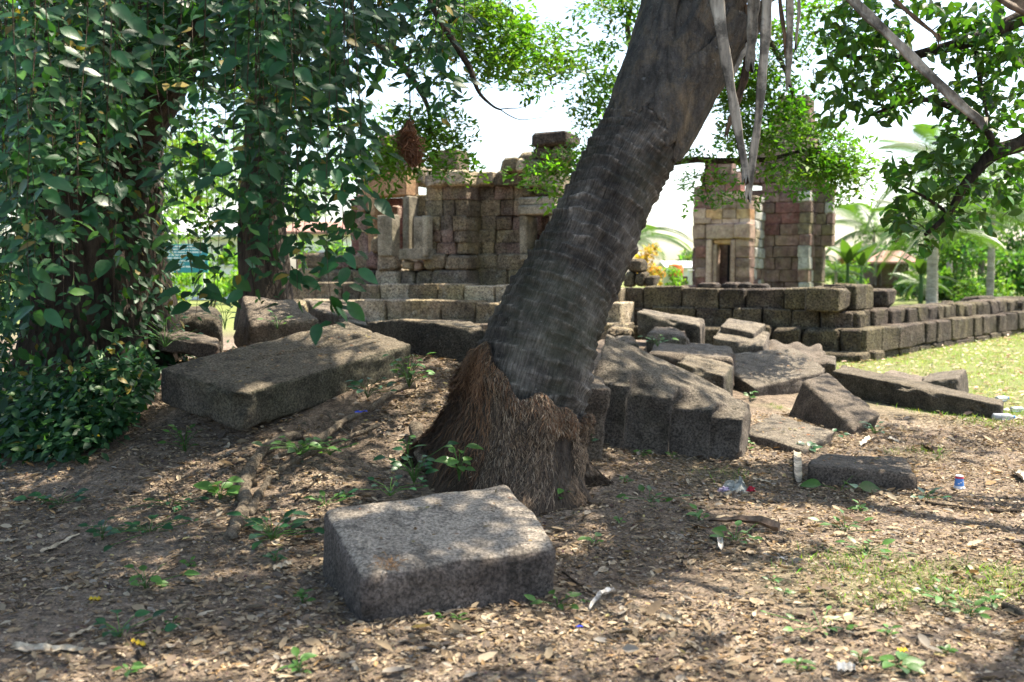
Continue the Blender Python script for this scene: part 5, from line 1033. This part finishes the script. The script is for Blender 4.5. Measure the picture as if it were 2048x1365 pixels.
W_ = [
 (440, 1000, 'bright broad leaved seedling left of the exposed root', 9, .085, .10, 0, 1), (918, 955, 'bright green seedling growing from the palm root fibres', 11, .075, .17, 0, 1, 1, None, 5.45),
 (545, 1080, 'dark bushy weed between the root and pale block', 22, .075, .12, 1, 0, 2), (1125, 1008, 'small weed on the right flank of palm roots', 8, .06, .08, 0, 0), (1186, 1092, 'tiny pale weed right of the pale block', 5, .05, .05, 0, 1),
 (1300, 1005, 'spreading weed in front of the fluted stone', 14, .06, .05, 0, 0, 2), (1398, 1042, 'low weed left of the crumpled rag', 8, .055, .06, 0, 0), (1470, 1085, 'leafy weed beside the brown palm sheath', 12, .06, .07, 0, 0, 1.5),
 (650, 1012, 'weed behind the left corner of the pale block', 10, .05, .06, 0, 0, 1.5), (690, 1000, 'second weed behind the pale block, nearer the roots', 8, .045, .05, 1, 0), (205, 1082, 'dark weed under the vine edge', 9, .06, .09, 1, 1), (120, 1010, 'dark low weed left of the leaf litter clearing', 14, .06, .06, 1, 1, 2.5),
 (300, 1065, 'creeping dark weed in the leaf litter clearing', 22, .055, .06, 1, 1, 3), (340, 1010, 'trailing weed beyond the creeping weed', 16, .05, .05, 1, 0, 3), (292, 1180, 'upright green weed in sunlit litter', 12, .055, .09, 0, 1, 1.5), (378, 1135, 'tiny light weed in sunlit litter', 6, .035, .04, 0, 0),
 (605, 1210, 'small light weed at the left foot of pale block', 9, .04, .06, 0, 0), (240, 1275, 'dark green weed low in the foreground', 10, .06, .08, 1, 1, 1.4), (596, 1352, 'fern like weed at the bottom edge', 9, .05, .07, 0, 0), (345, 1255, 'tiny pale sprout by the dark foreground weed', 4, .03, .03, 0, 0), (258, 1352, 'small sprout at the bottom left edge', 6, .04, .05, 0, 0),
 (370, 905, 'fern like plant in shade below the tilted slab', 16, .06, .18, 0, 0, 1.2), (550, 1125, 'small weed left of pale block by a brown leaf', 9, .045, .05, 1, 1), (866, 1240, 'tiny weed at the front foot of pale block', 6, .03, .03, 0, 0), (916, 1244, 'tiny sprout beside the front foot weed', 6, .032, .03, 0, 0), (1062, 1188, 'little sprout near the right foot of pale block', 4, .03, .03, 0, 1),
 (1115, 1215, 'grassy weed right of the pale block', 9, .05, .05, 0, 0, 1.5), (1250, 968, 'weed sprig at the right root toe', 6, .04, .05, 0, 0), (1285, 915, 'sprig below the fluted face', 6, .05, .06, 0, 0), (1345, 920, 'second sprig below the fluted face', 5, .04, .05, 0, 0),
 (1490, 905, 'bright weed between fluted stone and low block', 12, .06, .12, 0, 0), (1680, 985, 'broad leaved weed in front of flat block', 4, .12, .09, 0, 1, 1.2), (1618, 905, 'weed between low block and flat block', 6, .07, .08, 1, 1), (1660, 875, 'weed at the corner of the low block', 7, .06, .06, 1, 1, 1.5), (1748, 868, 'pale weed at the foot of wedge block', 10, .06, .09, 1, 0, 1.3), (1818, 812, 'weed growing against the long beam', 6, .08, .12, 0, 0),
 (1500, 800, 'sprig at the foot of the flat topped block', 6, .06, .08, 0, 1), (1720, 1025, 'weed right below the flat block corner', 8, .05, .05, 0, 0), (1850, 1000, 'straggly weed by the cup', 9, .06, .05, 1, 0, 2), (1885, 1205, 'leafy weed on the patchy grass', 12, .05, .06, 0, 0, 1.4), (1940, 1235, 'second leafy weed on the patchy grass', 10, .045, .06, 0, 0, 1.2),
 (1985, 1215, 'weed near the right edge of the grass', 9, .045, .06, 0, 1), (1795, 1340, 'round leaved weed at the bottom right', 7, .065, .04, 0, 1), (1720, 1330, 'tiny weed left of round leaved weed', 5, .045, .05, 0, 0), (1890, 1310, 'flat little weed above the round leaved weed', 7, .035, .03, 0, 0), (1595, 1342, 'narrow leaved weed at the bottom edge', 6, .045, .05, 0, 0),
 (1775, 1275, 'fluffy pale weed on bare earth', 8, .035, .04, 0, 0), (1735, 1110, 'tall grassy weed in the patch of grass', 12, .06, .06, 0, 0, 2), (1640, 1260, 'weed patch in the middle of leaf litter', 12, .045, .04, 0, 0, 2.5), (1690, 1065, 'leafy sprig in the grass patch', 12, .05, .08, 0, 0, 1.5), (1545, 1165, 'tiny sprout on bare earth', 4, .035, .03, 0, 0), (1240, 1050, 'sprig right of palm root toe', 5, .035, .04, 0, 0), (1570, 1190, 'sprout near the white leaf', 4, .03, .03, 0, 0)]
for w in W_: weed(*w)
# creepers on the slab corner and bank (they hang on stone, so given by depth)
weed(735, 790, 'creeper sprig hanging on the front of tilted slab', 14, .055, .10, 1, 1, 2.2, None, 6.6); weed(818, 770, 'thick glossy creeper at the right end of tilted slab', 26, .065, .2, 0, 1, 2.2, None, 6.75); weed(600, 905, 'glossy creeper on the bank below tilted slab', 26, .055, .07, 0, 1, 3, None, 5.95); weed(828, 960, 'dark creeper on the palm roots behind pale block', 18, .06, .16, 1, 1, 2, None, 5.5); weed(815, 905, 'pale leaved sprig on left palm roots', 6, .07, .1, 0, 0, 1, None, 5.6); weed(450, 655, 'light sprig between the ridge stone and tilted slab', 10, .06, .22, 1, 0, 1.4, None, 7.9); weed(555, 655, 'small sprig in front of ridge stone', 10, .05, .12, 0, 0, 1.6, None, 8.6); weed(1315, 690, 'yellow green sprig on the low rubble stone', 10, .07, .1, 0, 0, 1.3, None, 10.8); weed(330, 690, 'creeper trailing by the thin stone', 20, .065, .2, 1, 0, 3, None, 7.6); weed(1170, 890, 'sprig at the foot of upright slab', 6, .06, .08, 1, 0, 1, None, 6.2); weed(660, 905, 'leafy sprig right of the bank creeper', 12, .05, .06, 0, 1, 2, None, 6.1); weed(780, 985, 'dark trailing sprig left of the palm foot', 12, .05, .06, 1, 1, 2.4, None, 5.35)

# ================================================================== ROOTS, STICKS, DRY LEAVES
def gp(px, py, dz=.0): g = G(px, py); g[2] += dz; return g
def lay(name, label, cat, pts, r0, r1, mat, dz=.0, seg=9, n=30, group=None):
    p = spline([gp(x, y, dz) for x, y in pts], n); rr = np.linspace(r0, r1, n) * (1 + .3 * vnoise(np.stack([np.linspace(0, 9, n), np.full(n, pts[0][0] * .1), np.zeros(n)], -1), 5)); v, f = tube(p, rr, seg); v = v + (np.repeat(rr, seg) * .35)[:, None] * np.stack([vnoise(v * 25, 1), vnoise(v * 25, 2), vnoise(v * 25, 3)], -1)
    return tag(mesh(name, v, f, M[mat], None, True), label, cat, group)
lay('tree_root', 'thick knobbly exposed root snaking down from tilted slab', 'root', [(600, 880), (560, 890), (515, 925), (492, 970), (490, 1020), (475, 1060), (462, 1085)], .032, .042, 'root', .03, 12, 50)
lay('tree_root', 'short forked root beside the thick exposed root', 'root', [(540, 960), (515, 1000), (496, 1035)], .02, .03, 'root', .015)
lay('fallen_branch', 'pale branch lying across the bank to the palm roots', 'branch', [(560, 935), (640, 900), (690, 862), (740, 838), (790, 800), (830, 790)], .018, .026, 'root', .07)
lay('fallen_branch', 'second pale branch below the first on the bank', 'branch', [(560, 960), (640, 915), (700, 892), (760, 868)], .016, .016, 'root', .06)
lay('twig', 'forked twig between the two pale branches', 'twig', [(655, 850), (680, 875), (700, 890), (706, 870)], .006, .003, 'root', .07)
lay('root_stump', 'stubby knotted root end at the palm foot', 'root', [(830, 870), (842, 910), (848, 952)], .04, .035, 'root', .06, 12)
lay('stick', 'dark stick lying on leaf litter left of pale block', 'stick', [(590, 1010), (640, 960), (660, 950)], .006, .004, 'twig', .02)
lay('stick', 'dark stick at the edge of the grass under the cup', 'stick', [(1850, 1010), (1920, 1020), (1990, 1028), (2040, 1026)], .008, .012, 'twig', .015)
lay('stick', 'dark stick at the bottom left of the foreground', 'stick', [(275, 1310), (290, 1335), (318, 1360)], .010, .006, 'twig', .012)
lay('stick', 'short straight stick lying at the bottom centre', 'stick', [(1312, 1360), (1345, 1338)], .008, .006, 'twig', .012)
lay('stick', 'curved twig standing out of bare earth', 'twig', [(1382, 1105), (1364, 1125), (1376, 1145)], .004, .003, 'twig', .015)
lay('stick', 'pale twig leaning from the creeping weed', 'twig', [(250, 1010), (330, 1012), (385, 1025)], .004, .003, 'root', .05)
lay('stick', 'bent twig rising beside the creeping weed', 'twig', [(330, 985), (350, 1010), (345, 1030), (365, 1025)], .004, .003, 'twig', .05)
lay('stick', 'thin twig pointing at the rag', 'twig', [(1385, 905), (1420, 925), (1460, 920)], .004, .003, 'root', .015)
lay('stick', 'long grey stick at the right edge of the grass', 'stick', [(2005, 1220), (2050, 1240)], .016, .018, 'root', .02)
lay('twig', 'twig lying right of the pale block', 'twig', [(1125, 1150), (1150, 1170), (1195, 1200)], .005, .004, 'twig', .015)
def strip(name, label, a, b_, wpx0, wpx1, mat, curl=.25, cat='dry leaf', dz=.012, arch=.0, group='dry palm leaf pieces'):
    p0 = gp(*a, dz); p1 = gp(*b_, dz); n = 12; t = np.linspace(0, 1, n); pts = p0 + (p1 - p0) * t[:, None]; pts[:, 2] = ground_z(pts[:, 0], pts[:, 1]) + dz + arch * np.sin(pi * t); d_ = pts - np.array([0, 0, CAMZ]); dep = np.linalg.norm(d_, axis=1); w = (wpx0 + (wpx1 - wpx0) * t) * dep / F
    tn = (p1 - p0) / np.linalg.norm(p1 - p0); sd = np.cross(tn, np.array([0, -.4, 1])); sd /= np.linalg.norm(sd); nr = np.cross(sd, tn); V = []
    for i in range(n):
        for s in (-1, -.5, 0, .5, 1): V.append(pts[i] + sd * s * w[i] * .5 * (1 + .03 * math.sin(i * 2.1 + s) - .35 * (2 * t[i] - 1) ** 6) + np.abs(nr) * np.array([0, 0, 1]) * curl * w[i] * s * s + np.array([0, 0, .004 * math.sin(i * 1.7)]))
    V = np.array(V); m_ = len(V); V = np.concatenate([V, V - np.array([0, 0, .003])]); Fc = [[i * 5 + j, i * 5 + j + 1, (i + 1) * 5 + j + 1, (i + 1) * 5 + j] for i in range(n - 1) for j in range(4)]; Fc += [[x + m_ for x in q[::-1]] for q in Fc]
    return tag(mesh(name, V, Fc, M[mat], None, True), label, cat, group)
M['straw'] = woodm('dry_straw', (.22, .17, .11), (.42, .35, .25), (.55, .48, .37)); M['pale'] = woodm('pale_dry_leaf', (.40, .36, .30), (.58, .53, .46), (.68, .64, .57)); M['husk'] = woodm('brown_husk', (.08, .05, .035), (.18, .12, .08), (.27, .2, .14))
strip('palm_leaf_strip', 'broad straw strip lying at the bottom left', (22, 1306), (165, 1308), 20, 12, 'straw'); strip('palm_leaf_strip', 'slanting straw strip in litter left of the clearing', (84, 1112), (160, 1072), 14, 4, 'straw'); strip('palm_leaf_strip', 'thin grey strip in litter near the dark foreground weed', (142, 1282), (198, 1258), 12, 3, 'straw'); strip('palm_leaf_strip', 'short straw strip at the far left edge', (0, 1090), (40, 1085), 8, 5, 'straw')
strip('palm_sheath', 'curved brown palm sheath on bare earth', (1418, 1048), (1558, 1068), 6, 26, 'husk', .5, arch=.03); strip('dry_leaf', 'pale curled leaf standing on edge near brown sheath', (1438, 1075), (1442, 1108), 12, 10, 'pale', .6); strip('dry_leaf', 'pale folded leaf right of the pale block', (1180, 1225), (1232, 1190), 8, 14, 'pale', .5, arch=.03); strip('dry_leaf', 'grey curled leaf lying on the litter', (1318, 1246), (1366, 1258), 16, 8, 'straw', .6)
strip('palm_leaf_strip', 'upright pale strip leaning between low and flat block', (1597, 972), (1593, 880), 16, 12, 'straw', .2, dz=.02); strip('paper_scrap', 'white scrap lying left of the flat block grass', (1722, 895), (1742, 880), 9, 12, 'pale', .4, 'scrap', group='pale scraps on the ground'); strip('paper_scrap', 'white scrap lying right of the other scrap', (1776, 880), (1796, 888), 10, 7, 'pale', .4, 'scrap', group='pale scraps on the ground'); strip('dry_leaf', 'big white curled leaf at the bottom edge', (1676, 1352), (1712, 1347), 22, 18, 'pale', .4); strip('dry_leaf', 'small tan leaf below the patch of grass', (1755, 1228), (1774, 1218), 12, 9, 'straw', .4); strip('stick_strip', 'straight white stick on sunlit earth', (1526, 1112), (1575, 1124), 4, 3, 'pale', .1); strip('stick_strip', 'slanting pale stick in the patch of grass', (1934, 1136), (1980, 1168), 8, 5, 'straw', .2); strip('stick_strip', 'level straw stick in the grass', (1862, 1156), (1922, 1154), 6, 6, 'straw', .2); strip('dry_leaf', 'tan leaf left of pale block by small weed', (548, 1148), (584, 1134), 14, 16, 'straw', .3)
strip('dry_leaf', 'pale leaf at the right edge by the cup', (2030, 950), (2052, 968), 14, 20, 'pale', .5); strip('dry_leaf', 'straw leaf beside the rag', (1504, 962), (1540, 970), 6, 6, 'straw', .3); strip('dry_leaf', 'brown dry leaf near flat block right end', (1846, 897), (1870, 908), 14, 16, 'husk', .5)
M['yel'] = plain('yellow_leaf', (.55, .38, .03), .6)
for a, b_, lb in (((178, 1204), (200, 1208), 'yellow fallen leaf in the leaf litter clearing'), ((262, 1292), (290, 1300), 'yellow fallen leaf above the bottom left weed'), ((1794, 1308), (1816, 1312), 'small yellow leaf in the bottom right litter')): strip('yellow_leaf', lb, a, b_, 7, 9, 'yel', .3, group='yellow fallen leaves')
o = thing('grass_wisp', P(815, 1130, 4.05), 'wisp of dry orange straw lying on the pale block', 'dry straw'); tb = []
for i in range(46):
    q = P(R.gauss(775, 14), R.gauss(1130, 7), 4.02); q[2] += .0; e = q + np.array([R.gauss(0, .03), R.gauss(0, .025), abs(R.gauss(0, .012))]); tb.append(tube(np.array([q, (q + e) / 2 + np.array([0, 0, .008]), e]), .0012, 3, False))
v, f = merge(tb); M['strawo'] = plain('orange_straw', (.35, .20, .09), .8); w_ = mesh('stalks', v, f, M['strawo'], o); w_['kind'] = 'stuff'

# ================================================================== RUBBISH
def lathe(prof, seg=24): 
    V = [(r * math.cos(2 * pi * j / seg), r * math.sin(2 * pi * j / seg), z) for r, z in prof for j in range(seg)]; return np.array(V), [[i * seg + j, i * seg + (j + 1) % seg, (i + 1) * seg + (j + 1) % seg, (i + 1) * seg + j] for i in range(len(prof) - 1) for j in range(seg)]
g = gp(1918, 977); cup = thing('plastic_cup', g, 'upturned white and blue yoghurt cup standing in grass', 'cup'); s = 6.4 / F; M['cupw'] = plain('cup_white', (.78, .78, .8), .35, noise=.02); M['cupb'] = plain('cup_blue', (.08, .25, .62), .35, noise=.1); M['cupr'] = plain('cup_red', (.6, .06, .1), .35)
def part(nm, prof, mt, par, org): v, f = lathe(prof); mesh(nm, v + org, f, M[mt], par, True)
part('rim', [(11.5 * s, 0), (11.8 * s, 1 * s), (11.5 * s, 3 * s), (9.6 * s, 3.4 * s)], 'cupw', cup, g); part('body', [(9.6 * s, 3 * s), (7.5 * s, 26 * s), (7 * s, 27 * s), (0.01, 26.5 * s)], 'cupw', cup, g); part('label_band', [(9.5 * s, 6 * s), (8.1 * s, 21 * s)], 'cupb', cup, g); part('label_stripe', [(8.35 * s, 21 * s), (7.9 * s, 25 * s)], 'cupr', cup, g)
# three small white marks printed on the label
for k_ in range(3):
    a = -pi / 2 + (-.5 + k_ * .5); zc = (10 + k_ * 2.5) * s; rr = np.interp(zc, [6 * s, 21 * s], [9.5 * s, 8.1 * s]) + .0006; V = [(rr * math.cos(a + da), rr * math.sin(a + da), zc + dz_) for da, dz_ in ((-.18, 0), (.18, 0), (.18, 2.2 * s), (-.18, 2.2 * s))]; mesh('printed_mark', np.array(V) + g, [[0, 1, 2, 3]], M['cupw'], cup)
def bottle(px, py, L, rr, yaw, label, d=None):
    g = gp(px, py); t = thing('plastic_bottle', g, label, 'bottle', 'plastic bottles by the beam'); m_ = bpy.data.materials.get('clear_plastic')
    if not m_:
        q = NT('clear_plastic'); q.b.inputs['Transmission Weight'].default_value = .55; q.b.inputs['IOR'].default_value = 1.25; m_ = q.done((.8, .86, .9), None, .15)
    pr = [(.001, 0), (rr * .8, 0), (rr, L * .04), (rr, L * .3), (rr * .94, L * .33), (rr, L * .36), (rr, L * .6), (rr * .94, L * .63), (rr, L * .66), (rr * .85, L * .78), (rr * .4, L * .9), (rr * .38, L * .94)]; v, f = lathe(pr, 18); cp, fp = lathe([(rr * .45, L * .93), (rr * .47, L), (.001, L)], 18)
    Rm = np.array([[0, 0, 1], [0, 1, 0], [-1, 0, 0]], float); c_, s_ = math.cos(yaw), math.sin(yaw); Rz = np.array([[c_, -s_, 0], [s_, c_, 0], [0, 0, 1]]); T = Rz @ Rm; off = g + np.array([0, 0, rr + .005])
    mesh('body', v @ T.T + off, f, m_, t, True); mesh('cap', cp @ T.T + off, fp, M['cupb'], t, True)
bottle(1985, 842, .20, .033, -.1, 'clear plastic bottle lying at the end of long beam'); bottle(1992, 806, .2, .032, .5, 'crushed clear bottle lying behind the end of beam'); bottle(2022, 826, .16, .028, .2, 'small clear bottle at the edge right of the beam')
g = gp(1470, 985); rag = thing('cloth_rag', g, 'crumpled grey rag with purple and red ends on earth', 'rag'); M['ragg'] = plain('grey_cloth', (.30, .31, .28), .95, noise=.1); M['ragp'] = plain('purple_cloth', (.40, .33, .44), .95, noise=.1); M['ragr'] = plain('red_cloth', (.45, .03, .05), .9, noise=.1)
def cloth(nm, cx_, cy_, w, h, hgt, mat, seed):
    n = 26; u, v_ = np.meshgrid(np.linspace(-1, 1, n), np.linspace(-1, 1, n)); q = np.stack([u * 2.2, v_ * 2.2, u * 0 + seed], -1); ed = 1 + .25 * vnoise(q * .7, seed)
    x = cx_ + u * w * ed + .02 * vnoise(q * 2, seed + 1); y = cy_ + v_ * h * ed + .02 * vnoise(q * 2, seed + 2); z = hgt * (.25 + .75 * np.abs(fbm(q * 1.1, 3, seed + 3))) * sstep(1.15, .3, np.sqrt(u * u + v_ * v_)) + .008
    V = np.stack([g[0] + x, g[1] + y, g[2] + z], -1).reshape(-1, 3); ii = np.arange(n * n).reshape(n, n); f_ = np.stack([ii[:-1, :-1], ii[:-1, 1:], ii[1:, 1:], ii[1:, :-1]], -1).reshape(-1, 4); mesh(nm, V, f_, M[mat], rag, True)
cloth('cloth', .0, .02, .085, .08, .12, 'ragg', 4); cloth('purple_end', -.075, -.03, .04, .04, .06, 'ragp', 9); cloth('red_end', .10, -.0, .028, .02, .045, 'ragr', 14)
def wrapper(px, py, d, label, mat, w, mat2=None, dz=0):
    g = P(px, py, d) if d else gp(px, py); n = 10; u, v_ = np.meshgrid(np.linspace(-1, 1, n), np.linspace(-1, 1, n)); q = np.stack([u * 1.5, v_ * 1.5, u * 0 + px * .1], -1); V = np.stack([g[0] + u * w + .3 * w * vnoise(q, 3), g[1] + v_ * w * .5, g[2] + .01 + w * .5 * np.abs(fbm(q, 2, 8)) + dz], -1).reshape(-1, 3); ii = np.arange(n * n).reshape(n, n)
    t = thing('sweet_wrapper', g, label, 'wrapper', 'bits of rubbish'); mesh('foil', V, np.stack([ii[:-1, :-1], ii[:-1, 1:], ii[1:, 1:], ii[1:, :-1]], -1).reshape(-1, 4), M[mat], t, True)
    if mat2: mesh('yellow_print', V.reshape(n, n, 3)[4:7, 3:6].reshape(-1, 3) + np.array([0, -.002, .004]), np.array([(0, 1, 4, 3), (1, 2, 5, 4), (3, 4, 7, 6), (4, 5, 8, 7)]), M[mat2], t)
M['blue'] = plain('blue_foil', (.02, .05, .5), .3); wrapper(722, 828, 6.15, 'blue sweet wrapper on the bank under tilted slab', 'blue', .038, 'yel'); wrapper(1464, 908, None, 'crumpled red wrapper at the foot of fluted stone', 'ragr', .03); wrapper(1155, 1258, None, 'tiny blue scrap in litter right of pale block', 'blue', .02); wrapper(2005, 822, None, 'white scrap of plastic beyond the beam end', 'cupw', .06)
